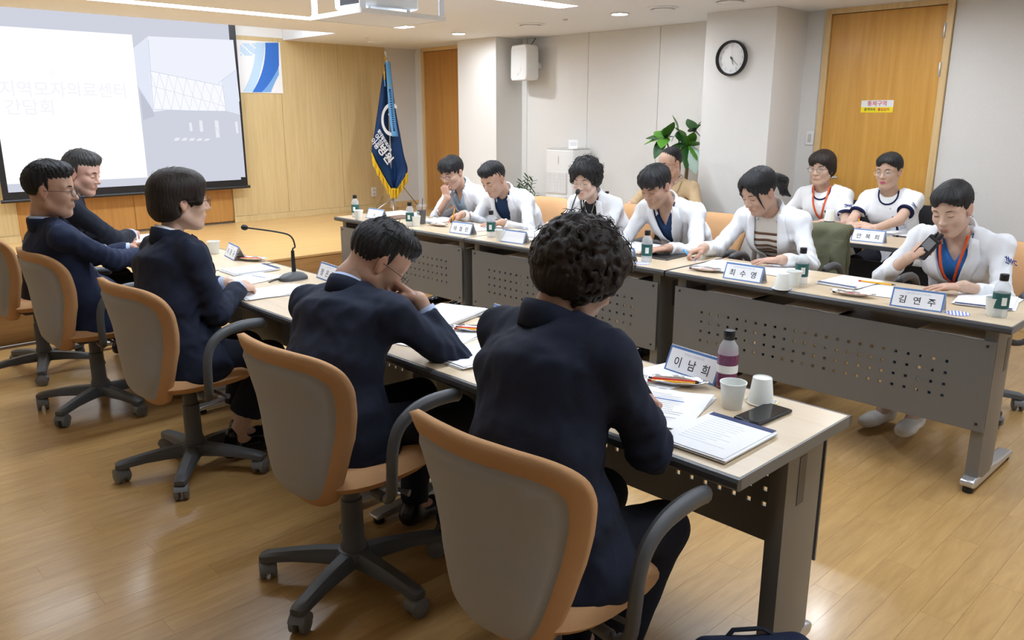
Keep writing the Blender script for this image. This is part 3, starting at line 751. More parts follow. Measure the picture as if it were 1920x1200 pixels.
# ------------------------------------------------------------------ sculpting with distance fields (people, cloth)
class Field:
    def __init__(s, lo, hi, h):
        s.lo = np.array(lo, float); s.h = h
        s.n = np.ceil((np.array(hi, float)-s.lo)/h).astype(int)+1
        s.ax = [s.lo[i]+h*np.arange(s.n[i]) for i in range(3)]
        s.D = np.full(tuple(s.n), .25, np.float32)
    def sl(s, lo, hi, pad):
        a = np.clip(np.floor((np.array(lo)-pad-s.lo)/s.h).astype(int), 0, s.n); b = np.clip(np.ceil((np.array(hi)+pad-s.lo)/s.h).astype(int)+1, 0, s.n)
        return tuple(slice(a[i], b[i]) for i in range(3))
    def xyz(s, sl): return s.ax[0][sl[0]][:, None, None], s.ax[1][sl[1]][None, :, None], s.ax[2][sl[2]][None, None, :]
    def _op(s, sl, d, k, op):
        A = s.D[sl]
        if A.size == 0: return
        if op == 'u':
            h_ = np.clip(.5+.5*(A-d)/k, 0, 1); s.D[sl] = A+(d-A)*h_-k*h_*(1-h_)
        else:
            d = -d; h_ = np.clip(.5-.5*(A-d)/k, 0, 1); s.D[sl] = A+(d-A)*h_+k*h_*(1-h_)
        return s
    def cap(s, a, b, r1, r2=None, k=.015, op='u', flat=False):
        a = np.array(a, float); b = np.array(b, float); r2 = r1 if r2 is None else r2
        m = max(r1, r2)+k+2.5*s.h
        sl = s.sl(np.minimum(a, b), np.maximum(a, b), m); X, Y, Z = s.xyz(sl)
        ab = b-a; L2 = max(ab@ab, 1e-9)
        tt = ((X-a[0])*ab[0]+(Y-a[1])*ab[1]+(Z-a[2])*ab[2])/L2
        t = np.clip(tt, 0, 1)
        d = np.sqrt((X-a[0]-t*ab[0])**2+(Y-a[1]-t*ab[1])**2+(Z-a[2]-t*ab[2])**2)-(r1+(r2-r1)*t)
        if flat: d = np.maximum(d, (tt-1)*math.sqrt(L2))
        s._op(sl, d.astype(np.float32), k, op); return s
    def ell(s, c, r, Rm=None, k=.015, op='u'):
        c = np.array(c, float); r = np.array(r, float); m = r.max()+k+2.5*s.h
        sl = s.sl(c, c, m); X, Y, Z = s.xyz(sl); X = X-c[0]; Y = Y-c[1]; Z = Z-c[2]
        if Rm is not None:
            Rm = np.array(Rm)[:3, :3]
            X, Y, Z = (Rm[0, 0]*X+Rm[1, 0]*Y+Rm[2, 0]*Z), (Rm[0, 1]*X+Rm[1, 1]*Y+Rm[2, 1]*Z), (Rm[0, 2]*X+Rm[1, 2]*Y+Rm[2, 2]*Z)
        q = np.sqrt((X/r[0])**2+(Y/r[1])**2+(Z/r[2])**2); g = np.sqrt((X/r[0]**2)**2+(Y/r[1]**2)**2+(Z/r[2]**2)**2)+1e-6
        d = q*(q-1)/g
        s._op(sl, d.astype(np.float32), k, op); return s
    def ecap(s, a, b, lat, w1, d1, w2, d2, k=.03, op='u'):
        a = np.array(a, float); b = np.array(b, float); ab = b-a; L = np.linalg.norm(ab); ax = ab/L
        lat = np.array(lat, float); lat = lat-ax*(lat@ax); lat /= np.linalg.norm(lat); fw = np.cross(lat, ax)
        m = max(w1, w2, d1, d2)+k+2.5*s.h
        sl = s.sl(np.minimum(a, b), np.maximum(a, b), m); X, Y, Z = s.xyz(sl); X = X-a[0]; Y = Y-a[1]; Z = Z-a[2]
        t = (X*ax[0]+Y*ax[1]+Z*ax[2])/L; tc = np.clip(t, 0, 1); e = (t-tc)*L
        u = X*lat[0]+Y*lat[1]+Z*lat[2]; v = X*fw[0]+Y*fw[1]+Z*fw[2]
        W = w1+(w2-w1)*tc; Dp = d1+(d2-d1)*tc; mn = np.minimum(W, Dp)*.75
        q = np.sqrt((u/W)**2+(v/Dp)**2+(e/mn)**2); g = np.sqrt((u/W**2)**2+(v/Dp**2)**2+(e/mn**2)**2)+1e-6
        d = q*(q-1)/g
        s._op(sl, d.astype(np.float32), k, op); return s
    def func(s, fn, op='i', k=.004):
        """op i: intersect, c: cut, +: displace"""
        X, Y, Z = s.xyz((slice(None),)*3); d = fn(X, Y, Z)
        if op == '+': s.D = (s.D+d).astype(np.float32); return s
        d = np.broadcast_to(d, s.D.shape)
        if op == 'c': d = -d
        h_ = np.clip(.5-.5*(s.D-d)/k, 0, 1); s.D = (s.D+(d-s.D)*h_+k*h_*(1-h_)).astype(np.float32); return s
    def sample(s, P):
        q = (P-s.lo)/s.h; i = np.clip(np.floor(q).astype(int), 0, s.n-2); f = np.clip(q-i, 0, 1); D = s.D
        r = 0
        for dx in (0, 1):
            for dy in (0, 1):
                for dz in (0, 1):
                    wgt = (f[:, 0] if dx else 1-f[:, 0])*(f[:, 1] if dy else 1-f[:, 1])*(f[:, 2] if dz else 1-f[:, 2])
                    r = r+wgt*D[i[:, 0]+dx, i[:, 1]+dy, i[:, 2]+dz]
        return r
    def trace(s, P, d, maxd):
        """first surface point from P along d"""
        P = np.array(P, float); d = np.array(d, float); d /= np.linalg.norm(d); st = s.h*.6; n = int(maxd/st)
        out = P.copy(); done = np.zeros(len(P), bool); prev = s.sample(P); T = np.zeros(len(P))
        for k in range(1, n+1):
            cur = s.sample(P+d*st*k); hit = (~done) & (cur < 0)
            f = prev/(prev-cur+1e-9); T[hit] = (k-1+np.clip(f[hit], 0, 1))*st; done |= hit; prev = cur
            if done.all(): break
        if done.any(): T[~done] = np.median(T[done])
        return P+d*T[:, None], done
    def mesh(s, smooth=1, iters_w=.5):
        D = s.D; D = np.pad(D, 1, constant_values=.25); ins = D < 0
        n0, n1, n2 = D.shape
        c = np.zeros((n0-1, n1-1, n2-1), np.int8)
        for dx in (0, 1):
            for dy in (0, 1):
                for dz in (0, 1): c += ins[dx:n0-1+dx, dy:n1-1+dy, dz:n2-1+dz]
        act = (c > 0) & (c < 8); idx = np.full(c.shape, -1, np.int32); I = np.argwhere(act); idx[act] = np.arange(len(I))
        acc = np.zeros((len(I), 3)); cnt = np.zeros(len(I))
        cor = [(0, 0, 0), (1, 0, 0), (0, 1, 0), (1, 1, 0), (0, 0, 1), (1, 0, 1), (0, 1, 1), (1, 1, 1)]
        val = [D[I[:, 0]+a, I[:, 1]+b, I[:, 2]+e] for a, b, e in cor]
        for p, q in [(0, 1), (2, 3), (4, 5), (6, 7), (0, 2), (1, 3), (4, 6), (5, 7), (0, 4), (1, 5), (2, 6), (3, 7)]:
            va, vb = val[p], val[q]; m = (va < 0) != (vb < 0)
            t = np.where(m, va/(va-vb+1e-12), 0)
            pa, pb = np.array(cor[p]), np.array(cor[q])
            acc += np.where(m[:, None], pa+(pb-pa)*t[:, None], 0); cnt += m
        V = s.lo+s.h*(I-1+acc/cnt[:, None])
        faces = []
        for axx in range(3):
            o1, o2 = (axx+1) % 3, (axx+2) % 3
            A = [slice(None)]*3; B = [slice(None)]*3; A[axx] = slice(0, -1); B[axx] = slice(1, None)
            for o_ in (o1, o2): A[o_] = slice(1, -1); B[o_] = slice(1, -1)
            ia, ib = ins[tuple(A)], ins[tuple(B)]; E = np.argwhere(ia != ib)
            if len(E) == 0: continue
            sg = ia[tuple(E.T)]
            E = E.copy(); 
            q = []
            for s1, s2 in ((0, 0), (1, 0), (1, 1), (0, 1)):
                J = E.copy(); J[:, o1] += s1; J[:, o2] += s2; q.append(idx[J[:, 0], J[:, 1], J[:, 2]])
            q = np.stack(q, 1); q = np.where(sg[:, None], q, q[:, ::-1]); faces.append(q)
        Fq = np.concatenate(faces) if faces else np.zeros((0, 4), int)
        Fq = Fq[(Fq >= 0).all(1)]
        for _ in range(smooth):
            e = np.concatenate([Fq[:, [0, 1]], Fq[:, [1, 2]], Fq[:, [2, 3]], Fq[:, [3, 0]]])
            nb = np.stack([np.bincount(e[:, 0], V[e[:, 1], k], len(V))+np.bincount(e[:, 1], V[e[:, 0], k], len(V)) for k in range(3)], 1)
            dg = np.bincount(e[:, 0], minlength=len(V))+np.bincount(e[:, 1], minlength=len(V))
            V = V*(1-iters_w)+iters_w*nb/np.maximum(dg, 1)[:, None]
        return V, Fq
def np_mesh(name, V, Fq, m, colr=None):
    me = bpy.data.meshes.new(name)
    me.vertices.add(len(V)); me.vertices.foreach_set('co', np.asarray(V, np.float32).ravel())
    nf = len(Fq); me.loops.add(nf*4); me.loops.foreach_set('vertex_index', np.asarray(Fq, np.int32).ravel())
    me.polygons.add(nf); me.polygons.foreach_set('loop_start', np.arange(0, nf*4, 4, dtype=np.int32)); me.polygons.foreach_set('loop_total', np.full(nf, 4, np.int32))
    me.materials.append(M[m] if isinstance(m, str) else m)
    me.update(calc_edges=True); me.validate(); me.shade_smooth()
    if colr is not None:
        at_ = me.color_attributes.new('Col', 'FLOAT_COLOR', 'POINT')
        at_.data.foreach_set('color', np.concatenate([colr, np.ones((len(colr), 1))], 1).astype(np.float32).ravel())
    return me
def rotm(yaw=0, pitch=0, roll=0):
    return np.array((Matrix.Rotation(R(yaw), 3, 'Z') @ Matrix.Rotation(R(pitch), 3, 'Y') @ Matrix.Rotation(R(roll), 3, 'X')))
def wob(X, Y, Z, f, ph=0.0):
    return np.sin(f*X+1.3*np.sin(f*.7*Y+ph)+ph)*np.sin(f*1.1*Y+1.1*np.sin(f*.6*Z+2*ph)+1.7)*np.sin(f*.9*Z+1.2*np.sin(f*.8*X+ph)+.6)

# skin and hair materials
m_, nt, b = _new('skin')
a_ = nt.nodes.new('ShaderNodeAttribute'); a_.attribute_name = 'Col'
tc = nt.nodes.new('ShaderNodeTexCoord'); n_ = nt.nodes.new('ShaderNodeTexNoise'); n_.inputs['Scale'].default_value = 60; n_.inputs['Detail'].default_value = 5
nt.links.new(tc.outputs['Object'], n_.inputs['Vector'])
hv = nt.nodes.new('ShaderNodeHueSaturation'); mr = nt.nodes.new('ShaderNodeMapRange'); mr.inputs[3].default_value = .93; mr.inputs[4].default_value = 1.07
nt.links.new(n_.outputs['Fac'], mr.inputs[0]); nt.links.new(mr.outputs[0], hv.inputs['Value']); nt.links.new(a_.outputs['Color'], hv.inputs['Color'])
nt.links.new(hv.outputs['Color'], b.inputs['Base Color']); b.inputs['Roughness'].default_value = .48; b.inputs['Specular IOR Level'].default_value = .4
b.inputs['Subsurface Weight'].default_value = .12; b.inputs['Subsurface Radius'].default_value = (.012, .005, .003); b.inputs['Subsurface Scale'].default_value = 1.0
def hairmat(name, c, c2):
    m, nt, b = _new(name)
    tc = nt.nodes.new('ShaderNodeTexCoord'); sp = nt.nodes.new('ShaderNodeSeparateXYZ'); nt.links.new(tc.outputs['Object'], sp.inputs[0])
    ax_ = nt.nodes.new('ShaderNodeMath'); ax_.operation = 'ADD'; ax_.inputs[1].default_value = .02; nt.links.new(sp.outputs['X'], ax_.inputs[0])
    at2 = nt.nodes.new('ShaderNodeMath'); at2.operation = 'ARCTAN2'; nt.links.new(sp.outputs['Y'], at2.inputs[0]); nt.links.new(ax_.outputs[0], at2.inputs[1])
    cm = nt.nodes.new('ShaderNodeCombineXYZ')
    s1 = nt.nodes.new('ShaderNodeMath'); s1.operation = 'MULTIPLY'; s1.inputs[1].default_value = 44; nt.links.new(at2.outputs[0], s1.inputs[0])
    s2 = nt.nodes.new('ShaderNodeMath'); s2.operation = 'MULTIPLY'; s2.inputs[1].default_value = 9; nt.links.new(sp.outputs['Z'], s2.inputs[0])
    nt.links.new(s1.outputs[0], cm.inputs[0]); nt.links.new(s2.outputs[0], cm.inputs[1])
    n = nt.nodes.new('ShaderNodeTexNoise'); n.inputs['Scale'].default_value = 1.6; n.inputs['Detail'].default_value = 5; n.inputs['Distortion'].default_value = .5
    nt.links.new(cm.outputs[0], n.inputs['Vector'])
    mx = nt.nodes.new('ShaderNodeMix'); mx.data_type = 'RGBA'; mx.inputs[6].default_value = (*c, 1); mx.inputs[7].default_value = (*c2, 1)
    rp = nt.nodes.new('ShaderNodeMapRange'); rp.inputs[1].default_value = .38; rp.inputs[2].default_value = .7; nt.links.new(n.outputs['Fac'], rp.inputs[0])
    nt.links.new(rp.outputs[0], mx.inputs[0]); nt.links.new(mx.outputs[2], b.inputs['Base Color'])
    bp = nt.nodes.new('ShaderNodeBump'); bp.inputs['Strength'].default_value = .7; bp.inputs['Distance'].default_value = .003
    nt.links.new(n.outputs['Fac'], bp.inputs['Height']); nt.links.new(bp.outputs['Normal'], b.inputs['Normal'])
    b.inputs['Roughness'].default_value = .50; b.inputs['Specular IOR Level'].default_value = .32
hairmat('hair_black', (0.006, 0.006, 0.007), (0.022, 0.021, 0.023))
hairmat('hair_brown', (0.010, 0.006, 0.005), (0.035, 0.023, 0.018))
hairmat('hair_grey', (0.020, 0.020, 0.021), (0.085, 0.083, 0.082))
mat('eye_white', (0.62, 0.58, 0.55), .3); mat('iris', (0.012, 0.008, 0.006), .15); mat('brow', (0.025, 0.018, 0.015), .8); mat('brow_soft', (0.09, 0.06, 0.045), .8)
mat('lens', (0.9, 0.93, 0.95), .05, alpha=.10); mat('glass_frame', (0.05, 0.05, 0.055), .25, metal=.6); mat('glass_gold', (0.55, 0.42, 0.30), .25, metal=.9)

# ---- heads (head frame: x forward, y left, z up, eyes near z = 0)
def make_head(male, width=1.0, jaw=1.0):
    F = Field((-.13, -.105, -.20), (.135, .105, .145), .0034)
    F.ell((-.014, 0, .036), (.099, .0765*width, .088), k=.02)
    F.ell((.030, 0, .040), (.062, .066*width, .062), k=.03)
    F.ell((.026, 0, -.040), (.066, .0615*width, .080), k=.03)
    for s in (-1, 1):
        F.cap((.000, s*.050*width*jaw, -.062), (.052, s*.022*jaw, -.100), .022, .019, k=.03)
        F.ell((.056, s*.038*width, -.028), (.032, .027, .030), k=.02)
        F.cap((.082, s*.012, .020), (.070, s*.048, .020), .011, .010, k=.018)
    F.cap((.070, -.010, -.103), (.070, .010, -.103), .019 if male else .0165, k=.02)
    # sockets, lids
    for s in (-1, 1):
        F.ell((.103, s*.032, .000), (.018, .021, .011), k=.014, op='s')
        F.ell((.0795, s*.032, -.0015), (.0125, .0165, .0105), k=.006)
    # nose
    F.cap((.088, 0, .008), (.108, 0, -.030), .0075, .0115, k=.014)
    F.ell((.106, 0, -.033), (.0125, .0115, .0100), k=.008)
    for s in (-1, 1): F.ell((.095, s*.0135, -.036), (.011, .0075, .0075), k=.006)
    # mouth
    F.ell((.080, 0, -.066), (.019, .026, .019), k=.015)
    for s in (-1, 1):
        F.cap((.0965, s*.003, -.0630), (.087, s*.021, -.0672), .0046, .0024, k=.005)
        F.cap((.0955, s*.001, -.0730), (.086, s*.019, -.0690), .0052, .0026, k=.005)
    F.cap((.1025, -.014, -.0682), (.1025, .014, -.0682), .0030, k=.003, op='s')
    F.cap((.0945, 0, -.084), (.0945, 0, -.084), .006, k=.010, op='s')
    # ears
    for s in (-1, 1):
        Re = np.array(Matrix.Rotation(R(s*-18), 3, 'Z') @ Matrix.Rotation(R(-12), 3, 'Y'))
        F.ell((-.006, s*.0790*width, -.006), (.017, .0065, .031), Re, k=.006)
        F.ell((-.001, s*.0870*width, -.003), (.0085, .006, .017), Re, k=.004, op='s')
        F.ell((-.004, s*.0770*width, -.030), (.008, .006, .010), k=.006)
    F.cap((-.030, 0, -.06), (-.040, 0, -.100), .048 if male else .042, .046 if male else .040, k=.03)
    V, Q = F.mesh(2, .4)
    return F, V, Q
HEADS = {'m': make_head(True, 1.0, 1.05), 'f': make_head(False, .97, .92)}
def head_colors(V, tone, lip):
    c = np.tile(np.array(tone), (len(V), 1)); x, y, z = V.T
    w_ = np.clip(1.15-((y/.0225)**2+((z+.0680)/.0088)**2), 0, .4)/.4*(x > .078)
    c = c*(1-w_[:, None])+np.array(lip)*w_[:, None]
    ear = (np.abs(y) > .074) & (z < .03); c[ear] = c[ear]*np.array((1.0, .86, .84))
    return c
def face_decal(F, ys, zs, name, m, parent, Mx, off=.0012):
    """grid of (y,z) arrays laid onto the face"""
    sh = ys.shape; P = np.stack([np.full(ys.size, .130), ys.ravel(), zs.ravel()], 1)
    Q, ok = F.trace(P, (-1, 0, 0), .12); Q[:, 0] += off
    mb = MB().grid(Q.reshape(*sh, 3).tolist())
    o = mb.build(name, m, parent, smooth=True); o.matrix_local = Mx; return o
def strip(y, z, th): 
    y = np.array(y); z = np.array(z); th = np.array(th)
    return np.stack([y, y]), np.stack([z-th/2, z+th/2])
def face(F, parent, Mx, eyes, browm, gl, s_brow=1.0):
    for s in (-1, 1):
        u = np.linspace(0, 1, 9); y = s*(.0145+.036*u); z = .0200+.0065*np.sin(u*2.4)-.004*u
        face_decal(F, *strip(y, z, s_brow*(.0018+.0055*np.sin(np.clip(u*1.15, 0, 1)*math.pi)**.6)), 'eyebrow', browm, parent, Mx)
        u = np.linspace(0, 1, 9); y = s*(.0180+.0285*u); arch = np.sin(u*math.pi)
        if eyes == 'open':
            zt = -.0020+.0048*arch+.0015*u; zb = -.0020-.0032*arch+.0015*u
            face_decal(F, np.stack([y, y, y]), np.stack([zb, (zt+zb)/2, zt]), 'eye', 'eye_white', parent, Mx, .0008)
            ui = np.linspace(.30, .68, 6); yi = s*(.0180+.0285*ui); ai = np.sin(ui*math.pi)
            face_decal(F, np.stack([yi, yi]), np.stack([-.0020-.0032*ai+.0015*ui, -.0020+.0048*ai+.0015*ui]), 'iris', 'iris', parent, Mx, .0014)
            face_decal(F, *strip(y, zt, .0024+0*u), 'lash_line', 'brow', parent, Mx, .0016)
        else:
            face_decal(F, *strip(y, -.0040-.0030*arch+.002*u, .0016+.0018*arch), 'lash_line', 'brow', parent, Mx, .0012)
    if gl:
        m, rx, rz = gl
        g = empty('glasses'); g.parent = parent; g.matrix_local = Mx
        for s in (-1, 1):
            ring = [(.1125-.10*abs(.033+rx*math.cos(a)-.033)**1.0*0-.006*max(0, math.cos(a)), s*(.0335+rx*math.cos(a)), -.004+rz*math.sin(a)) for a in [2*math.pi*k/20 for k in range(21)]]
            MB().tube(ring, .0011, 6).build('rim', m, g, smooth=True)
            MB().add([(p[0]-.0003, p[1], p[2]) for p in ring[:-1]], [tuple(range(20))]).build('lens', 'lens', g)
            MB().tube([(.106, s*(.0335+rx), .001), (.09, s*.0745, .003), (.03, s*.0800, .002), (-.004, s*.0815, .002), (-.018, s*.0815, -.012)], .0011, 6).build('temple', m, g, smooth=True)
        MB().tube([(.1128, -.0335+rx, .0), (.1150, 0, .003), (.1128, .0335-rx, .0)], .0011, 6).build('bridge', m, g, smooth=True)

# ---- hair (head frame)
def make_hair(style, seed=1):
    rs = np.random.RandomState(seed)
    F = Field((-.20, -.15, -.18), (.145, .15, .175), .0040)
    def line(xs, zs, k=.006):
        xs = np.array(xs); zs = np.array(zs)
        F.func(lambda X, Y, Z: (np.interp(X, xs, zs)+0*Y-Z+.003*np.sin(Y*260+X*90)), 'i', k)
    def opening(hw, ztop, x0=.012, zc=-.03, skew=0.0, k=.006, part=0.0, jag=.002):
        """the face looks out through an oval"""
        def fn(X, Y, Z):
            hh = ztop-zc+jag*np.sin(Y*230+seed)+jag*np.sin(Y*97+1)+skew*Y-part*np.abs(Y)
            e = (np.sqrt((Y/hw)**2+((Z-zc)/hh)**2)-1)*min(hw, ztop-zc)
            return np.maximum(e+0*X, x0-X+.10*np.clip(Z-.02, 0, 1)*0)
        F.func(fn, 'c', k)
    def strands(a=.0012, f=34, tw=6.0):
        def fn(X, Y, Z):
            ph = np.arctan2(Y, X+.02)
            return -a*np.sin(f*ph+tw*Z*12+3*np.sin(3*ph+Z*30))-a*.7*np.sin(f*1.9*ph+5*np.sin(Z*40+2*ph)+40*Z)
        F.func(fn, '+')
    BACK = ([-.13, -.07, -.045, -.022, -.004, .012, .03, .13], [-.080, -.072, -.035, .012, .0, -.012, -.004, -.004])
    if style == 'men_short':
        F.ell((-.0135, 0, .038), (.1025, .0795, .091), k=.01); F.ell((.020, 0, .090), (.082, .072, .046), k=.03); F.ell((.050, .004, .098), (.038, .054, .026), k=.02)
        opening(.064, .070); line(*BACK); strands(.0018, 26)
    elif style == 'men_swept':
        F.ell((-.0135, 0, .038), (.1015, .0785, .090), k=.01); F.ell((.020, 0, .092), (.080, .066, .048), k=.03); F.ell((.070, .0, .100), (.036, .052, .030), k=.02)
        opening(.066, .068, .014); line(*BACK); strands(.0022, 22, 2)
    elif style == 'men_bangs':
        F.ell((-.013, 0, .040), (.1065, .0845, .093), k=.01); F.ell((.040, 0, .072), (.068, .076, .056), k=.03); F.ell((.085, .012, .056), (.026, .058, .030), k=.02)
        opening(.068, .042, .016, skew=.30, jag=.005); line([-.13, -.07, -.045, -.022, -.004, .012, .03, .13], [-.085, -.078, -.04, .0, -.012, -.025, -.012, -.012]); strands(.0022, 24, 3)
    elif style == 'men_thin':
        F.ell((-.0145, 0, .038), (.1015, .0795, .089), k=.01); F.ell((-.016, .010, .090), (.066, .062, .036), k=.03)
        opening(.060, .090, .004); line(*BACK); strands(.0018, 30, 2)
    elif style == 'bob':
        F.ell((-.020, 0, .040), (.114, .094, .098), k=.01); F.ell((.03, 0, .068), (.074, .080, .058), k=.03); F.ell((-.040, 0, -.030), (.090, .090, .072), k=.03)
        F.cap((.070, -.045, .070), (.060, -.070, .0), .022, .016, k=.02); F.cap((.070, .045, .070), (.060, .070, .0), .022, .016, k=.02)
        opening(.064, .040, .020, -.05, .10); line([-.13, -.085, -.05, -.025, .02, .045, .14], [-.085, -.085, -.080, -.062, -.045, -.030, -.030]); strands(.0008, 46, 1)
        for s in (-1, 1): F.ell((.004, s*.092, -.030), (.030, .034, .040), k=.012, op='s')
    elif style == 'nurse_short':
        F.ell((-.016, 0, .042), (.112, .093, .097), k=.01); F.ell((.045, 0, .066), (.064, .080, .056), k=.03); F.ell((-.04, 0, -.02), (.085, .088, .068), k=.03); F.ell((.080, .012, .058), (.030, .058, .032), k=.02)
        opening(.063, .046, .018, -.04, .50, jag=.003); line([-.13, -.07, -.03, -.005, .02, .05, .14], [-.09, -.085, -.065, -.052, -.042, -.03, -.03]); strands(.0014, 40, 2)
    elif style == 'tied':
        F.ell((-.0145, 0, .040), (.1045, .082, .091), k=.01); F.ell((.040, 0, .070), (.064, .070, .048), k=.03); F.ell((.072, .014, .072), (.030, .052, .026), k=.02)
        opening(.066, .066, .018, skew=.55, part=.15); line([-.13, -.07, -.045, -.022, -.004, .012, .03, .13], [-.070, -.060, -.03, .0, -.004, -.012, -.012, -.012]); strands(.0010, 44, 0)
        F.ell((-.108, 0, -.015), (.036, .038, .034), k=.012)
    elif style == 'ponytail':
        F.ell((-.0145, 0, .040), (.107, .085, .094), k=.01); F.ell((.042, 0, .068), (.064, .074, .052), k=.03)
        opening(.066, .084, .018, skew=.10, part=.62); line([-.13, -.07, -.045, -.022, -.004, .012, .03, .13], [-.075, -.065, -.03, .0, -.006, -.015, -.015, -.015])
        for s, zz in ((1, -.075), (-1, -.05)):
            F.cap((.080, s*.026, .068), (.074, s*.060, .020), .010, .008, k=.012); F.cap((.074, s*.060, .020), (.062, s*.068, zz), .008, .002, k=.008)
        F.cap((-.100, 0, .000), (-.140, 0, -.002), .018, .026, k=.012)
        F.cap((-.140, 0, -.002), (-.168, 0, -.035), .030, .033, k=.02); F.cap((-.168, 0, -.035), (-.160, .0, -.100), .032, .020, k=.02)
        F.cap((-.160, 0, -.100), (-.180, .02, -.140), .016, .004, k=.02); F.cap((-.160, -.01, -.09), (-.190, -.02, -.115), .012, .003, k=.02)
        strands(.0018, 40, 3)
    elif style == 'perm':
        F.ell((-.018, 0, .046), (.114, .102, .100), k=.01); F.ell((.045, 0, .068), (.068, .086, .060), k=.03); F.ell((-.045, 0, -.015), (.085, .096, .075), k=.03)
        for _ in range(120):
            v = rs.normal(size=3); v /= np.linalg.norm(v)
            c = np.array((-.018, 0, .040))+v*np.array((.108, .098, .096)); F.ell(c, (.020, .020, .020), k=.010)
        opening(.064, .058, .016, -.04, .30); line([-.13, -.07, -.03, -.005, .02, .05, .14], [-.085, -.085, -.06, -.048, -.035, -.02, -.02]); strands(.0022, 26, 8)
    elif style == 'curly':
        F.ell((-.020, 0, .046), (.116, .104, .102), k=.01); F.ell((.042, 0, .068), (.070, .088, .062), k=.03); F.ell((-.050, 0, -.022), (.084, .096, .074), k=.03)
        line([-.15, -.07, -.03, -.005, .02, .05, .14], [-.095, -.090, -.065, -.045, -.03, -.02, -.02])
        for _ in range(330):
            v = rs.normal(size=3); v /= np.linalg.norm(v)
            c = np.array((-.024, 0, .026))+v*np.array((.116, .106, .112))*(.97+.12*rs.rand())
            if c[2] < -.088 or (c[0] > .02 and c[2] < -.03): continue
            a = rs.rand()*6.28; t1 = np.cross(v, (0, 0, 1)+.01*rs.rand(3)); t1 /= np.linalg.norm(t1); t2 = np.cross(v, t1); rr = .010+.012*rs.rand()
            pts = [c+rr*(t1*math.cos(a+q)+t2*math.sin(a+q)) for q in (0, 1.0, 2.0, 3.0, 4.0)]
            for p, q in zip(pts[:-1], pts[1:]): F.cap(p, q, .0080, .0070, k=.003)
        opening(.062, .042, .020, -.045)
        strands(.0008, 50, 10)
    V, Q = F.mesh(1, .3)
    return V, Q, F
# loose locks that break up the outline
def locks(style, seed, n, HF):
    rs = np.random.RandomState(seed+50); mb = MB()
    for _ in range(n):
        v = rs.normal(size=3); v /= np.linalg.norm(v)
        if v[2] < -.15 or (v[0] > .75 and v[2] < .5): v[2] = abs(v[2])+.3; v /= np.linalg.norm(v)
        base = np.array((-.016, 0, .042))+v*np.array((.108, .086, .093))*1.0
        c0 = np.array((-.016, 0, .040)); ts = np.linspace(.19, .04, 76); dd = HF.sample(c0+v[None]*ts[:, None]); ii = np.argmax(dd < 0)
        base = c0+v*(ts[ii]-.001)
        if style in ('curly', 'perm'):
            base_ = np.array((-.02, 0, .042))+v*np.array((.125, .112, .110)); a = rs.rand()*6.28
            t1 = np.cross(v, (.1, .2, 1)); t1 /= np.linalg.norm(t1); t2 = np.cross(v, t1)
            rr = .008+.008*rs.rand()
            pts = [base+v*.004*q+rr*(t1*math.cos(a+q*1.1)+t2*math.sin(a+q*1.1)) for q in range(5)]
            mb.tube(crom(pts, 3), [.0013*(1-(q/13)**2)+.0002 for q in range(13)], 4)
        else:
            if style.startswith('men') and v[2] < .35: continue
            dn = np.array((.5+.5*rs.normal(), .6*rs.normal(), .1)); dn = dn-v*(dn@v); dn /= np.linalg.norm(dn)+1e-6
            L = (.022+.018*rs.rand()) if style.startswith('men') else (.018+.014*rs.rand()); q_ = 1.4 if style.startswith('men') else .7
            mb.tube([base-dn*.008, base+dn*L*.4+v*.0025, base+dn*L+v*(.001+.005*rs.rand())], [.0011*q_, .0011*q_, .0002], 4)
    return mb

# ---- hands (right hand: fingers +x, palm faces -z, thumb on +y)
def make_hand(curl, spread=(6, 2, -2, -7), thumb=((.042, .030, -.010), (.066, .040, -.018), (.088, .040, -.022)), fem=False):
    F = Field((-.06, -.075, -.105), (.215, .085, .075), .0032)
    F.ecap((.005, 0, -.002), (.080, .002, 0), (0, 1, 0), .026, .017, .040, .0135, k=.012)
    F.cap((-.006, 0, 0), (.01, 0, 0), .023, .023, k=.012)
    roots = [(.090, .029, .001), (.095, .0095, .003), (.091, -.0105, .002), (.082, -.029, -.001)]
    Ls = [.070, .078, .072, .056]; rad = [.0088, .0090, .0084, .0074]
    for i in range(4):
        c = curl[i]; p = np.array(roots[i]); ang = 0.0; az = R(spread[i]); r = rad[i]
        F.cap((.04, roots[i][1]*.7, 0), p, .012, r+.0012, k=.010)
        for j, fr_ in enumerate((.46, .30, .24)):
            ang += R(c[j]); d = np.array((math.cos(ang)*math.cos(az), math.cos(ang)*math.sin(az), -math.sin(ang)))
            q = p+d*Ls[i]*fr_; F.cap(p, q, r, r*.93, k=.0035); p = q; r *= .93
    p = np.array((.018, .020, -.006)); r = .014
    for q in thumb:
        q = np.array(q); F.cap(p, q, r, r*.88, k=.007); p = q; r *= .86
    return F.mesh(1, .4)
HP = {
 'flat': make_hand([(8, 10, 6), (6, 8, 6), (8, 10, 6), (10, 12, 8)]),
 'relax': make_hand([(22, 30, 18), (26, 36, 22), (30, 40, 24), (34, 42, 24)]),
 'fist': make_hand([(62, 88, 50), (66, 92, 50), (68, 92, 50), (70, 90, 50)], (3, 1, -1, -3), ((.040, .030, -.022), (.064, .026, -.036), (.078, .010, -.040))),
 'grip': make_hand([(38, 60, 30), (46, 68, 34), (56, 74, 36), (62, 76, 36)], (4, 1, -1, -4), ((.044, .030, -.024), (.072, .026, -.040), (.094, .018, -.048))),
 'hold': make_hand([(30, 52, 40), (32, 54, 40), (34, 56, 40), (38, 56, 40)], (2, 0, 0, -2), ((.044, .026, -.026), (.064, .016, -.052), (.080, .006, -.066))),
}
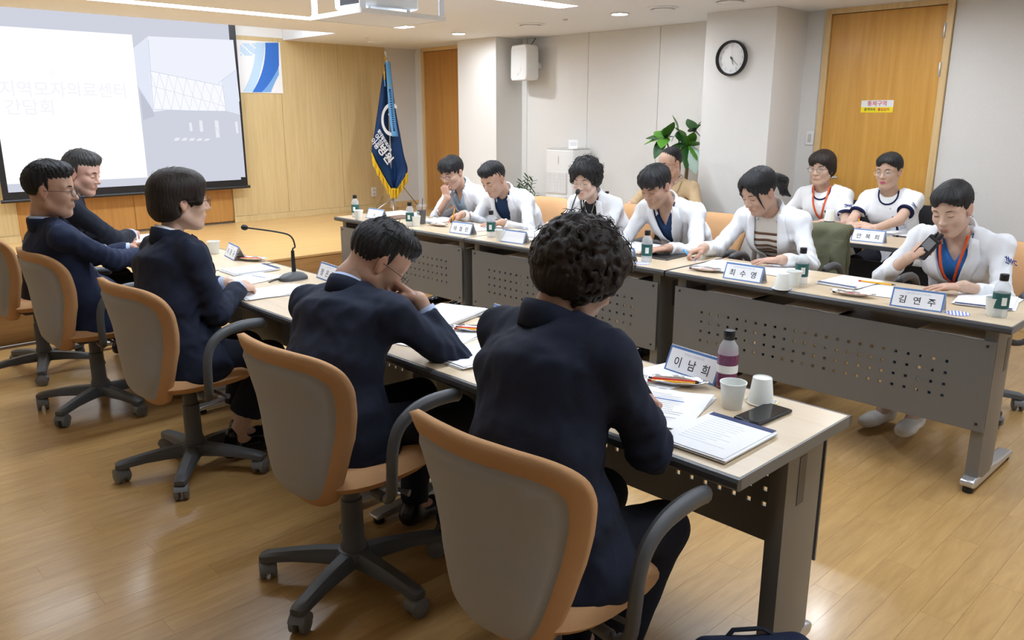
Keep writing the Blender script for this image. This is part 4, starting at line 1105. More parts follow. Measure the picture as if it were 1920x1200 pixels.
def side_frame(pos, d, palm, left):
    x = np.array(d, float); x /= np.linalg.norm(x); z = -np.array(palm, float); z = z-x*(z@x); z /= np.linalg.norm(z); y = np.cross(z, x)
    return x, y, z

# ------------------------------------------------------------------ clothing materials
fabric('suit_navy', (0.0125, 0.0175, 0.037), .8, 1100, .3, .35, .10)
fabric('suit_blue', (0.014, 0.022, 0.055), .78, 1100, .3, .3, .10)
fabric('suit_dark', (0.010, 0.013, 0.024), .8, 1100, .3, .3, .10)
fabric('coat_white', (0.80, 0.81, 0.84), .75, 900, .12, .03, .14)
fabric('uniform_white', (0.82, 0.82, 0.83), .75, 900, .12, .03, .12)
fabric('jacket_tan', (0.50, 0.36, 0.21), .8, 700, .35, .12, .12)
fabric('shirt_blue', (0.45, 0.54, 0.76), .7, 900, .15, .05, .1); fabric('shirt_white', (0.78, 0.79, 0.82), .7, 900, .15, .03, .1)
fabric('shirt_check', (0.36, 0.50, 0.62), .7, 90, .1, .25, .1)
fabric('scrub_navy', (0.012, 0.035, 0.095), .75, 700, .2, .15, .1); fabric('scrub_blue', (0.035, 0.17, 0.50), .75, 700, .2, .1, .1)
fabric('knit_black', (0.008, 0.008, 0.009), .85, 600, .3, .2); fabric('knit_cream', (0.72, 0.68, 0.62), .85, 500, .3, .05)
fabric('stripe_brown', (0.16, 0.085, 0.055), .85, 500, .3, .05)
fabric('trouser_navy', (0.010, 0.012, 0.022), .85, 900, .25, .3, .1); fabric('jeans', (0.022, 0.055, 0.13), .85, 500, .4, .3, .12); fabric('trouser_black', (0.009, 0.009, 0.011), .85, 700, .3, .2)
fabric('olive', (0.125, 0.125, 0.075), .8, 500, .35, .15, .2); fabric('trim_navy', (0.006, 0.010, 0.05), .8, 700)
mat('leather', (0.008, 0.008, 0.009), .25); mat('sneaker', (0.66, 0.64, 0.60), .6); mat('sneaker_sole', (0.40, 0.38, 0.34), .7)
mat('lanyard', (0.75, 0.10, 0.02), .5); mat('logo_blue', (0.015, 0.03, 0.22), .6); mat('badge_white', (0.80, 0.80, 0.82), .3); mat('pink', (0.72, 0.25, 0.45), .4)
mat('silver_fine', (0.7, 0.7, 0.72), .25, metal=.9)
HAIR = {}
def unit(v): v = np.array(v, float); return v/np.linalg.norm(v)
SHOE = {}
def shoe_mesh(kind):
    if kind in SHOE: return SHOE[kind]
    F = Field((-.10, -.07, -.01), (.24, .07, .16), .006)
    F.ecap((-.035, 0, .035), (.10, 0, .035), (0, 1, 0), .036, .036, .046, .034, k=.02); F.ell((.135, 0, .032), (.065, .044, .032), k=.02)
    F.cap((-.015, 0, .04), (-.005, 0, .105), .040, .038, k=.02)
    F.func(lambda X, Y, Z: .003-Z+0*X+0*Y, 'i', .003)
    SHOE[kind] = F.mesh(1); return SHOE[kind]
def person(label, base, rz, head, ypr, arms, sex='m', tone=(.52, .32, .23), lip=None, hair='men_short', hairm='hair_black', eyes='open', glasses=None,
           top='jacket', topm='suit_navy', inner='shirt_white', V=-.26, crew=False, collar=True, cuff=None, legs='trouser_navy', shoe='leather', bare=False, twist=0, tilt=0,
           sw=None, big=1.0, hip_z=.545, hfine=.008, knees=None, ankles=None, hs=1.0, skirt=True, bulk=0.0, short=False, hipx=0.0, locks_n=40, browm='brow', body_h=.011, vw=.27, neck=.078):
    """one seated figure. base: hip on the floor plan, head: centre of the head in the world, arms: {'L','R'} wrist, fingers, palm in the world"""
    root = empty('person', (base[0], base[1], 0), R(rz)); tag(root, label, 'person')
    c, s_ = math.cos(R(rz)), math.sin(R(rz)); RW = np.array(((c, s_, 0), (-s_, c, 0), (0, 0, 1)))
    L = lambda p: RW @ (np.array(p, float)-np.array((base[0], base[1], 0))); LD = lambda d: RW @ np.array(d, float)
    male = sex == 'm'; sw = sw or (.185 if male else .162); lip = lip or tuple(np.array(tone)*np.array((.90, .68, .68)))
    Hc = L(head); Rh = rotm(*ypr); hip = np.array((hipx, 0, hip_z))
    sb = Hc+Rh @ np.array((-.032, 0, -.072))*hs; td = unit(hip-sb); nb = sb+neck*unit(td*1.0+np.array((-.18, 0, -.12)))
    sp = nb-hip; up = unit(sp)
    lat = np.array((-math.sin(R(twist)), math.cos(R(twist)), 0)); lat = unit(lat-up*(lat@up)); fwd = np.cross(lat, up)
    lat = unit(lat*np.array((1, 1, .25))); lat = unit(lat*math.cos(R(tilt))+up*math.sin(R(tilt)))
    mid = hip+sp*.42-fwd*.045*1.0; che = hip+sp*.74-fwd*.020
    scn = nb-up*.055; nax = unit(up*.55+unit(sb-nb)*.45)
    S = {'L': scn+lat*sw, 'R': scn-lat*sw}; J = {}
    l1, l2 = (.285, .245) if male else (.262, .228)
    for k, sg in (('L', 1), ('R', -1)):
        a = arms[k]; W = L(a['w']); d = W-S[k]; dist = np.linalg.norm(d); a1, a2 = l1, l2
        if dist > (l1+l2)*.985: f_ = dist/((l1+l2)*.985); a1, a2 = l1*f_, l2*f_
        hint = L(a['E'])-(W+S[k])/2 if 'E' in a else LD(a['e']) if 'e' in a else np.array((-.25, sg*.45, -1.0))
        dn = d/dist; x = (dist*dist+a1*a1-a2*a2)/(2*dist); hh = math.sqrt(max(a1*a1-x*x, 0)); pn = unit(hint-dn*(hint@dn))
        J[k] = (S[k], S[k]+dn*x+pn*hh, W)
    kn = {k: L(knees[k]) if knees else np.array((.40+hipx, sg*.115, .50)) for k, sg in (('L', 1), ('R', -1))}
    an = {k: L(ankles[k]) if ankles else np.array((.36+hipx, sg*.11, .095)) for k, sg in (('L', 1), ('R', -1))}
    def torso(F, o, kk=.04):
        F.ecap(hip+np.array((-.01, 0, -.02)), mid, lat, .158*big+o, .112*big+o+bulk, .142*big+o, .105*big+o+bulk, k=kk)
        F.ecap(mid, che, lat, .142*big+o, .105*big+o+bulk*.8, .158*big+o, .108*big+o, k=kk)
        F.ecap(che, nb-up*.075, lat, .158*big+o, .108*big+o, .135*big+o, .078+o, k=kk)
        F.cap(S['L']*.88+scn*.12-up*.012, S['R']*.88+scn*.12-up*.012, .044+o, k=.05)
        for k in 'LR': F.cap(nb+up*.006, S[k]-up*.008, .036+o*.8, .038+o*.8, k=.035)
        if not male:
            for sg in (1, -1): F.ell(che-up*.035+fwd*.085+lat*sg*.070, (.045+o, .055+o, .055+o), k=.05)
    lo = np.min([hip, nb, Hc]+[q for k in 'LR' for q in J[k]], 0)-.16; hi = np.max([hip, nb]+[q for k in 'LR' for q in J[k]], 0)+.16
    # --- body: one continuous skin from neck to feet, the head and hands grown onto it
    F = Field(np.minimum(lo, (-.2, -.3, .0)), np.maximum(np.maximum(hi, sb+.08), (.60, .3, .6)), body_h)
    torso(F, -.020)
    F.cap(nb-up*.03, sb+Rh @ np.array((0, 0, .02)), .049 if male else .043, .048 if male else .042, k=.022)
    for k in 'LR':
        a, b, w_ = J[k]; ar = (.040, .035, .035) if short else (.030, .028, .031); F.cap(a, b, ar[0], ar[1], k=.03); hd = unit(LD(arms[k]['d'])); F.cap(b, w_, ar[2] if arms[k].get('sl', .93) > .75 else .034, .0255, k=.02); F.cap(w_, w_+hd*.02, .0255, .024, k=.015)
        F.cap(hip+np.array((0, (.085 if k == 'L' else -.085), -.03)), kn[k], .075, .050, k=.04); F.cap(kn[k], an[k], .050, .034, k=.02); F.cap(an[k], an[k]+np.array((.10, 0, -.06)), .034, .022, k=.02)
    V0, Q0 = F.mesh(1); C0 = np.tile(np.array(tone), (len(V0), 1))
    HF, HV, HQ = HEADS[sex]
    keep = HV[:, 2] > -.165
    parts = [(V0, Q0, C0), (HV*hs @ Rh.T+Hc, HQ, head_colors(HV, tone, lip))]
    hand_w = {}
    for k in 'LR':
        a = arms[k]; hv, hq = HP[a.get('h', 'relax')]; hv = hv*(1.0 if male else .92)
        if k == 'L': hv = hv*np.array((1, -1, 1)); hq = hq[:, ::-1]
        x, y, z = side_frame(None, LD(a['d']), LD(a['p']), k == 'L')
        parts.append((hv[:, :1]*x+hv[:, 1:2]*y+hv[:, 2:]*z+J[k][2], hq, np.tile(np.array(tone)*np.array((1.0, .93, .92)), (len(hv), 1))))
        hand_w[k] = (J[k][2], x, y, z)
    o = 0; Vs, Qs, Cs = [], [], []
    for v, q, cc in parts: Vs.append(v); Qs.append(q+o); Cs.append(cc); o += len(v)
    link('body', np_mesh('body', np.concatenate(Vs), np.concatenate(Qs), 'skin', np.concatenate(Cs)), root)
    # --- face and hair, in the frame of the head
    MH = Matrix([[*(Rh[i]*hs), Hc[i]] for i in range(3)]+[[0, 0, 0, 1]])
    face(HF, root, MH, eyes, browm, glasses, 1.0 if male else .7)
    key = (hair,)
    if key not in HAIR: HAIR[key] = make_hair(hair, len(HAIR)+3)
    hv, hq, hF = HAIR[key]
    ho = link('hair', np_mesh('hair', hv, hq, hairm), root); ho.matrix_local = MH
    if locks_n:
        lk = locks(hair, int(abs(base[1]*37)), locks_n, hF).build('loose_locks', hairm, ho); lk['kind'] = 'stuff'
    # --- trousers and shoes
    if legs:
        F = Field((-.24+hipx, -.30, .03), (.58+hipx+abs(min(0, 0)), .30, .72), .0125)
        if knees or ankles:
            pts = [*kn.values(), *an.values(), hip]; F = Field(np.min(pts, 0)-.17, np.max(pts, 0)+.17, .0125)
        F.ell(hip+np.array((0, 0, -.005)), (.135*big, .178*big, .105), k=.03)
        for k, sg in (('L', 1), ('R', -1)):
            F.cap(hip+np.array((0, sg*.088, -.025)), kn[k], .088, .064, k=.04)
            e = an[k] if not bare else kn[k]*.30+an[k]*.70
            F.cap(kn[k], e, .064, .052 if not bare else .075, k=.03, flat=True)
        F.func(lambda X, Y, Z: .003*wob(X, Y, Z, 30, .4), '+')
        link('trousers', np_mesh('trousers', *F.mesh(1), legs), root)
    for k in 'LR':
        sv, sq = shoe_mesh(shoe); shin = unit(kn[k]-an[k])
        link('shoe', np_mesh('shoe', sv, sq, shoe), root, loc=(an[k][0], an[k][1], max(an[k][2]-.085, 0)), rot=(0, 0, .12 if k == 'L' else -.12))
    # --- inner garment
    def neck_cut(F, r, dz=.0, k=.01): F.cap(nb+up*(.020+dz)+fwd*.004, sb+up*.03, r, r-.004, k=k, op='s')
    info = dict(root=root, nb=nb, up=up, lat=lat, fwd=fwd, J=J, hand=hand_w, S=S, L=L, Rh=Rh, Hc=Hc)
    if inner:
        F = Field(np.min([mid, nb, S['L'], S['R']], 0)-.15, np.max([mid, nb, S['L'], S['R']], 0)+.15, .0085)
        torso(F, .002)
        F.func(lambda X, Y, Z: np.abs((X-nb[0])*lat[0]+(Y-nb[1])*lat[1]+(Z-nb[2])*lat[2])-.112, 'i', .01)
        if crew: neck_cut(F, .064, .004)
        else:
            neck_cut(F, .063, -.006)
            F.func(lambda X, Y, Z: vcut(X, Y, Z, nb, lat, up, fwd, -.125, .55, .066), 'c', .004)
        info['FI'] = F
        link('shirt', np_mesh('shirt', *F.mesh(1), inner), root)
        if collar and not crew and inner.startswith('shirt'):
            ring_collar(root, 'shirt_collar', inner, nb, nax, lat, fwd, .058, .044, .004, .004, -.6)
    # --- outer garment
    F = Field(lo-.02, hi, hfine); info['F'] = F
    o_ = .016 if top != 'uniform' else .012
    torso(F, o_)
    for k in 'LR':
        a, b, w_ = J[k]; q_ = .040 if top == 'uniform' else .052; F.ell(a-up*.008, (q_+o_*.4, q_+o_*.4, q_+o_*.4), k=.025)
        if short:
            e = a*.38+b*.62; F.cap(a-up*.008, e, .046, .056, k=.025, flat=True)
        else:
            q_ = .90 if top == 'coat' else 1.0; F.cap(a-up*.006, b, .055*q_, .049*q_, k=.03); we = b+(w_-b)*arms[k].get('sl', .93)
            F.cap(b, we, .049*q_, .042*q_, k=.028, flat=True)
    if skirt:
        F.ecap(hip+np.array((-.005, 0, .05)), hip+np.array((.010, 0, -.065)), (0, 1, 0), .178*big, .142*big+bulk, .222*big, .170*big+bulk, k=.03)
        F.func(lambda X, Y, Z: .438-Z+0*X+0*Y, 'i', .006)
    amp = .0034 if top == 'uniform' else .0056 if top == 'jacket' else .0044
    def folds(X, Y, Z):
        d = amp*wob(X, Y, Z, 24, base[1])+amp*1.1*(np.abs(wob(X, Y, Z, 30, base[0]))-.15)+amp*.5*wob(X, Y, Z, 62, base[0])
        if top == 'coat': d = d*1.5
        for k in 'LR':
            a, b, w_ = J[k]
            r2 = (X-b[0])**2+(Y-b[1])**2+(Z-b[2])**2; ax_ = unit(w_-a)
            d = d+.0055*np.exp(-r2/.012)*np.sin(((X-b[0])*ax_[0]+(Y-b[1])*ax_[1]+(Z-b[2])*ax_[2])*170)
            r3 = (X-a[0])**2+(Y-a[1])**2+(Z-a[2])**2; d = d+.0025*np.exp(-r3/.008)*np.sin(((X-a[0])*lat[0]+(Y-a[1])*lat[1]+(Z-a[2])*lat[2])*150)
            if not short and top != 'uniform':
                sa = (X-a[0])*lat[0]+(Y-a[1])*lat[1]+(Z-a[2])*lat[2]; sg = 1 if k == 'L' else -1
                d = d+.0018*np.exp(-((sa*sg+.012)/.007)**2)*(r3 < .013)
        if top == 'jacket':
            uu = (X-nb[0])*lat[0]+(Y-nb[1])*lat[1]+(Z-nb[2])*lat[2]; vv = (X-nb[0])*fwd[0]+(Y-nb[1])*fwd[1]+(Z-nb[2])*fwd[2]
            d = d+.0014*np.exp(-(uu/.006)**2)*(vv < 0)
        return d.astype(np.float32)
    F.func(folds, '+')
    D0 = F.D.copy()
    if V is not None and top != 'uniform':
        neck_cut(F, .062, .0)
        F.func(lambda X, Y, Z: vcut(X, Y, Z, nb, lat, up, fwd, V, vw, .078), 'c', .004)
    else: neck_cut(F, .072, -.006)
    nm = {'jacket': 'jacket', 'coat': 'white_coat', 'uniform': 'uniform_top'}[top]
    link(nm, np_mesh(nm, *F.mesh(1), topm), root)
    F.D = D0
    if V is not None and top != 'uniform':
        for sg in (1, -1):
            g = []
            for i in range(15):
                s1 = i/14; w0 = .012+(V-.012)*s1; u0 = min(.078, max(.002, vw*(w0-V)))
                wd = np.interp(s1, [0, .20, .28, .30, .65, 1], [.040, .052, .056, .068, .052, .006])
                g.append([(u0-.006+wd*t_, w0-.010*t_*(1 if s1 < .29 else -.8)) for t_ in (0, .35, .7, 1)])
            g = np.array(g); P = nb+lat*(sg*g[..., 0:1])+up*g[..., 1:2]+fwd*.26
            T, ok = F.trace(P.reshape(-1, 3), -fwd, .36); T = T+fwd*.0045
            mb = MB().grid(T.reshape(15, 4, 3).tolist()); mb.build('lapel', topm, root, smooth=True, solid=.006)
        ring_collar(root, 'collar', topm, nb, nax, lat, fwd, .070, .036, .028, .006, .0)
    if cuff:
        for k in 'LR':
            a, b, w_ = J[k]; d = unit(w_-b); e0 = b+(w_-b)*(arms[k].get('sl', .93)-.05); e1 = b+(w_-b)*(arms[k].get('sl', .93)+.055)
            MB().tube([e0, (e0+e1)/2, e1, e1-d*.004], [.037, .036, .0345, .031], 16).build('shirt_cuff', cuff, root, smooth='auto')
    return info
DBG = []
def vcut(X, Y, Z, nb, lat, up, fwd, w0, a, cap_):
    X = X-nb[0]; Y = Y-nb[1]; Z = Z-nb[2]
    u = np.abs(X*lat[0]+Y*lat[1]+Z*lat[2]); w_ = X*up[0]+Y*up[1]+Z*up[2]; v = X*fwd[0]+Y*fwd[1]+Z*fwd[2]
    return np.maximum(np.maximum((u-np.clip(a*(w_-w0), -.2, cap_))*.9, (w0-w_)), .015-v)
def ring_collar(root, name, m, nb, up, lat, fwd, r, hgt, drop, th, z0):
    prof = [(.000, -.010), (.002, hgt*.7), (.004, hgt), (.004+th, hgt+.001), (.010+th, hgt*.55), (.016+th, -drop), (.012, -drop-.002)]
    rows = []
    for i in range(25):
        ph = R(-128+256*i/24); f_ = abs(ph)/R(128)
        base_ = nb+up*(.010-.050*f_**2.2)+fwd*(.0+.018*f_**2)
        dr = -fwd*math.cos(ph)+lat*math.sin(ph)
        rows.append([base_+dr*(r+p[0])*(1.0-.10*f_)+up*p[1]*(1-.45*f_**2) for p in prof])
    n = len(prof); mb = MB(); mb.add([p for row in rows for p in row], [(i*n+j, i*n+(j+1) % n, (i+1)*n+(j+1) % n, (i+1)*n+j) for i in range(24) for j in range(n)]+[tuple(range(n)), tuple(range(25*n-1, 24*n-1, -1))])
    mb.build(name, m, root, smooth=True)
def chest(I, name, pts, m, off=.004, par=None, inner=False):
    """thin piece laid on the chest; pts: grid of (u to the wearer's left, w above the neck base)"""
    g = np.array(pts); P = I['nb']+I['lat']*g[..., 0:1]+I['up']*g[..., 1:2]+I['fwd']*.28
    T, ok = (I['FI'] if inner else I['F']).trace(P.reshape(-1, 3), -I['fwd'], .40); T = T+I['fwd']*off
    return MB().grid(T.reshape(*g.shape[:2], 3).tolist()).build(name, m, par or I['root'], smooth=True, solid=.0016)
def rect(u0, u1, w0, w1, n=4, m_=4): return [[(u0+(u1-u0)*i/(n-1), w0+(w1-w0)*j/(m_-1)) for j in range(m_)] for i in range(n)]
def band(pts, wd, n=8):
    P = crom(pts, n); out = []
    for i, p in enumerate(P):
        t_ = P[min(i+1, len(P)-1)]-P[max(i-1, 0)]; t_ = t_/(np.linalg.norm(t_)+1e-9); nn = np.array((-t_[1], t_[0]))*wd/2; out.append([tuple(p-nn), tuple(p+nn)])
    return out
def lanyard(I, wl=-.25):
    for sg in (1, -1): chest(I, 'lanyard', band([(sg*.062, .02), (sg*.050, -.06), (sg*.026, -.16), (sg*.004, wl)], .013), 'lanyard', .007)
    chest(I, 'lanyard_clip', rect(-.006, .006, wl-.03, wl), 'lanyard', .008)
def sleeve_logo(I, k, outd, size=.034, t0=.42):
    """blue mark on the upper sleeve"""
    a, b, w_ = I['J'][k]; c = a*(1-t0)+b*t0; d = unit(I['L'](np.array(outd)+0)-I['L']((0, 0, 0))) ; ax_ = unit(a-b)
    d = unit(d-ax_*(d@ax_)); rgt = np.cross(ax_, d); rgt = unit(rgt)
    P = c+d*.16; sz = size
    T, ok = I['F'].trace(np.array([P]), -d, .2); org = T[0]+d*.004
    Mx = frame(org, rgt, ax_)
    mb = MB(); q = sz
    def bar(x0, y0, x1, y1): mb.box((x0*q, y0*q, 0), (x1*q, y1*q, .0012), Mx)
    bar(-1.30, .28, -.62, .42); bar(-1.03, .28, -.89, .62); bar(-1.03, -.02, -.89, .28); bar(-.66, -.05, -.52, .66); bar(-1.20, -.42, -.52, -.28)
    mb.build('sleeve_mark', 'logo_blue', I['root'])['kind'] = 'stuff'
    text('WC', sz*.95, 'logo_blue', I['root'], Mx @ Matrix.Translation((.22*q, .18*q, .001)), .0012, 'sleeve_lettering')

# ------------------------------------------------------------------ the people
LT = (.60, .40, .30); TN = (.47, .285, .20); MD = (.54, .34, .25); PALE = (.66, .46, .37)
PZ = .742     # wrist height of a hand resting on the table
dn = (0, 0, -1)
def H(px, py, X): p = atx(px, py, X); return (p.x, p.y, p.z)
def face_pt(head, rz, ypr, q):
    return np.array(head)+rotm(rz) @ rotm(*ypr) @ np.array(q)
# near row, facing +X
I1 = person('woman with short curly dark hair in a navy suit, seated closest to the camera', (1.265, 1.20), -4, H(1088, 514, 1.44), (-14, 30, 2),
    {'L': dict(w=H(1158, 752, 1.62), d=(.55, -.75, .15), p=(-.3, -.2, -1), h='grip', e=(-.1, .6, -1)), 'R': dict(w=H(1216, 778, 1.62), d=(.05, .62, .55), p=(-.75, .35, -.3), h='grip', E=(1.44, 1.02, .72))},
    'f', MD, hair='curly', hairm='hair_brown', eyes='closed', topm='suit_navy', inner='knit_black', crew=True, sw=.180, big=1.10, hfine=.0068, locks_n=150, hs=.925, neck=.062,
    knees={'L': (1.60, 1.30, .48), 'R': (1.56, 1.07, .48)}, ankles={'L': (1.46, 1.28, .095), 'R': (1.38, 1.10, .095)})
_h = H(708, 486, 1.50); _w = np.array(H(786, 563, 1.565)); _d = unit(np.array(H(741, 532, 1.535))-_w)
I2 = person('man in a navy suit resting his head on his right hand, face turned down', (1.275, 2.14), -2, _h, (-16, 40, 4),
    {'L': dict(w=(1.68, 2.38, .765), d=(.9, -.2, -.1), p=dn, h='relax'), 'R': dict(w=tuple(_w), d=tuple(_d), p=(-.55, .75, -.1), h='fist', E=(1.60, 1.95, .70), sl=.82)},
    'm', TN, hair='men_short', eyes='closed', glasses=('glass_frame', .024, .018), topm='suit_navy', inner='shirt_blue', cuff='shirt_blue', sw=.195, hfine=.0068, locks_n=160, big=1.06, neck=.070, hs=1.03, twist=12)
I3 = person('woman with bobbed dark hair and glasses in a navy suit, looking across the room', (1.255, 3.31), 2, H(338, 376, 1.325), (-12, 2, 0),
    {'L': dict(w=(1.525, 3.46, .765), d=(.85, -.45, -.1), p=(0, -.3, -1), h='relax', e=(-.2, .5, -1)), 'R': dict(w=(1.51, 3.30, .775), d=(.80, .50, -.10), p=(-.1, .5, -.9), h='relax', e=(-.1, -.45, -1))},
    'f', LT, hair='bob', hairm='hair_brown', glasses=('glass_frame', .024, .020), topm='suit_navy', inner='shirt_white', sw=.170, big=1.06, cuff='shirt_blue', bare=True, hfine=.0072, locks_n=30,
    knees={'L': (1.58, 3.42, .47), 'R': (1.58, 3.20, .47)}, ankles={'L': (1.48, 3.36, .10), 'R': (1.42, 3.27, .10)})
I4 = person('man with glasses and pale blue shirt in a blue suit, hands together', (1.225, 4.42), -4, H(93, 356, 1.085), (-26, 4, 0),
    {'L': dict(w=(1.50, 4.56, .80), d=(.6, -.75, .1), p=(-.6, -.3, -.6), h='fist', e=(-.2, .6, -1)), 'R': dict(w=(1.52, 4.36, .80), d=(.80, .45, .1), p=(-.4, .6, -.5), h='fist', e=(-.2, -.6, -1))},
    'm', TN, hair='men_short', glasses=('glass_frame', .024, .019), topm='suit_blue', inner='shirt_blue', cuff='shirt_blue', sw=.195, big=1.04, locks_n=160, V=-.30, hs=1.05)
I5 = person('man with greying hair in a dark suit, arms folded on the table, at far left', (1.26, 5.28), -6, H(152, 324, 1.475), (-38, 14, 0),
    {'L': dict(w=(1.66, 5.26, .775), d=(.25, -.95, 0), p=dn, h='relax', e=(.1, .8, -1)), 'R': dict(w=(1.72, 5.20, .79), d=(.35, .85, 0), p=dn, h='relax', e=(.2, -.8, -.8))},
    'm', (.58, .35, .28), hair='men_short', hairm='hair_grey', eyes='closed', topm='suit_dark', inner='knit_black', sw=.195, big=1.06, locks_n=120, hfine=.009, cuff='shirt_blue', V=-.34)
# far row, facing -X
_h = H(848, 323, 4.13); _d = unit((-.10, .30, .90)); _w = face_pt(_h, 184, (8, 20, 4), (.128, -.012, -.075))-_d*.085
I6 = person('doctor with glasses covering his mouth with a hand, pale blue shirt under white coat', (4.44, 4.95), 184, _h, (8, 20, 4),
    {'R': dict(w=tuple(_w), d=tuple(_d), p=(.95, .1, .1), h='fist', e=(-.35, .5, -1), sl=.86), 'L': dict(w=(4.00, 4.66, .765), d=(-.4, .9, 0), p=dn, h='relax', e=(.0, -.6, -1))},
    'm', MD, hair='men_bangs', eyes='closed', glasses=('glass_frame', .023, .015), top='coat', topm='coat_white', inner='shirt_check', sw=.182, V=-.36, vw=.33, big=1.0, skirt=False, legs='jeans', hfine=.0085)
I7 = person('doctor with swept black hair writing with a yellow pencil, navy scrubs under white coat', (4.42, 4.40), 188, H(926, 335, 4.08), (-4, 30, 0),
    {'R': dict(w=(3.92, 4.62, .785), d=(-.5, .55, -.35), p=(-.2, -.3, -1), h='grip', e=(-.1, .6, -1)), 'L': dict(w=(3.90, 4.16, .765), d=(-.45, .85, -.1), p=dn, h='flat', e=(.2, -.6, -1))},
    'm', MD, hair='men_swept', eyes='closed', top='coat', topm='coat_white', inner='scrub_navy', sw=.188, V=-.33, vw=.34, big=1.04, skirt=False, legs='jeans', hfine=.0085, crew=True)
I8 = person('woman doctor with short permed hair speaking into a gooseneck microphone, black top under white coat', (4.46, 3.58), 184, H(1098, 336, 4.14), (14, 14, 0),
    {'R': dict(w=(3.97, 3.78, .765), d=(-.7, -.6, -.1), p=dn, h='flat', e=(.1, .5, -1)), 'L': dict(w=(3.90, 3.46, .770), d=(-.5, .85, -.1), p=dn, h='relax', e=(.1, -.5, -1))},
    'f', PALE, hair='perm', eyes='closed', glasses=('glass_gold', .024, .017), top='coat', topm='coat_white', inner='knit_black', sw=.168, V=-.34, vw=.30, big=1.0, skirt=False, legs='trouser_black', hfine=.0085, crew=True, browm='brow_soft')
I9 = person('doctor with a fringe of black hair looking down at his papers, white coat over scrubs', (4.42, 2.88), 186, H(1230, 348, 4.05), (-8, 26, 0),
    {'R': dict(w=(3.86, 3.08, .765), d=(-.75, .45, -.1), p=dn, h='relax', e=(.1, .6, -1)), 'L': dict(w=(3.80, 2.66, .765), d=(-.75, .55, -.1), p=dn, h='flat', e=(.1, -.6, -1))},
    'm', TN, hair='men_bangs', eyes='closed', top='coat', topm='coat_white', inner='scrub_navy', sw=.186, V=-.32, vw=.28, big=1.03, skirt=False, legs='trouser_navy', hfine=.0085)
I10 = person('woman with a ponytail and striped top under a white coat, writing with a blue pen', (4.44, 2.24), 182, H(1424, 358, 4.10), (-18, 28, 0),
    {'R': dict(w=(3.86, 2.46, .785), d=(-.55, .35, -.2), p=(-.1, -.3, -1), h='grip', e=(.1, .6, -1)), 'L': dict(w=(3.92, 2.02, .765), d=(-.35, .92, -.1), p=dn, h='flat', e=(.2, -.6, -1))},
    'f', MD, hair='ponytail', eyes='closed', top='coat', topm='coat_white', inner='knit_cream', sw=.168, V=-.38, vw=.36, big=1.0, skirt=False, legs='trouser_black', hfine=.0085, crew=True)
_h = H(1786, 390, 4.08); _rad = face_pt(_h, 176, (-2, 20, 3), (.150, -.045, -.125)); _d = unit((-.10, -.62, .60)); _w = _rad-_d*.075+np.array((.0, .035, -.02))
I11 = person('woman in a white coat speaking into a handheld radio, blue scrubs and orange lanyard', (4.42, 1.26), 176, _h, (-2, 20, 3),
    {'R': dict(w=tuple(_w), d=tuple(_d), p=(.80, -.45, -.45), h='hold', e=(-.15, .75, -1), sl=.60), 'L': dict(w=(3.87, 1.12, .765), d=(-.45, .87, -.08), p=dn, h='flat', e=(.1, -.6, -1), sl=.72)},
    'f', LT, hair='tied', eyes='closed', top='coat', topm='coat_white', inner='scrub_blue', sw=.178, V=-.33, vw=.30, big=1.06, skirt=False, legs='jeans', shoe='sneaker', hfine=.0075, browm='brow_soft',
    knees={'L': (4.02, 1.10, .50), 'R': (4.04, 1.34, .50)}, ankles={'L': (3.90, 1.26, .125), 'R': (3.96, 1.42, .10)})
# back row by the wall
I12 = person('man in a tan jacket and glasses seated behind the doctors by the plant', (5.71, 4.05), 186, H(1257, 306, 5.66), (-18, 12, 0),
    {'R': dict(w=(5.36, 4.15, .785), d=(-.6, .3, -.1), p=dn, h='grip', e=(.1, .8, -.8)), 'L': dict(w=(5.40, 3.75, .765), d=(-.7, .4, -.1), p=dn, h='flat', e=(.1, -.8, -.8))},
    'm', MD, hair='men_thin', locks_n=0, eyes='open', glasses=('glass_frame', .024, .016), topm='jacket_tan', inner='shirt_white', sw=.188, big=1.04, skirt=False, hfine=.010, body_h=.013)
I13 = person('nurse with short dark hair and an orange lanyard in a white uniform', (5.94, 2.71), 186, H(1541, 315, 5.82), (-5, 4, 0),
    {'R': dict(w=(5.56, 2.94, .755), d=(-.6, -.6, -.1), p=dn, h='relax', e=(.2, .5, -1)), 'L': dict(w=(5.56, 2.57, .765), d=(-.5, .8, -.1), p=dn, h='relax', e=(.2, -.5, -1))},
    'f', LT, hair='nurse_short', hairm='hair_brown', glasses=('glass_frame', .024, .018), top='uniform', topm='uniform_white', inner=None, V=None, sw=.160, big=1.0, skirt=True, legs='trouser_navy', short=True, hfine=.0085, hs=.98)
I14 = person('nurse with a fringe and folded hands in a white uniform with navy trim', (5.93, 2.21), 184, H(1667, 320, 5.78), (-6, 6, 0),
    {'R': dict(w=(5.44, 2.33, .775), d=(-.35, -.75, .15), p=(.3, -.6, -.6), h='relax', e=(.1, .6, -1)), 'L': dict(w=(5.42, 2.15, .775), d=(-.25, .85, .15), p=(.3, .6, -.6), h='relax', e=(.1, -.6, -1))},
    'f', LT, lip=(.52, .10, .20), hair='tied', glasses=('glass_gold', .025, .019), top='uniform', topm='uniform_white', inner=None, V=None, sw=.162, big=1.0, skirt=True, legs='trouser_navy', short=True, hfine=.0085, hs=.98)

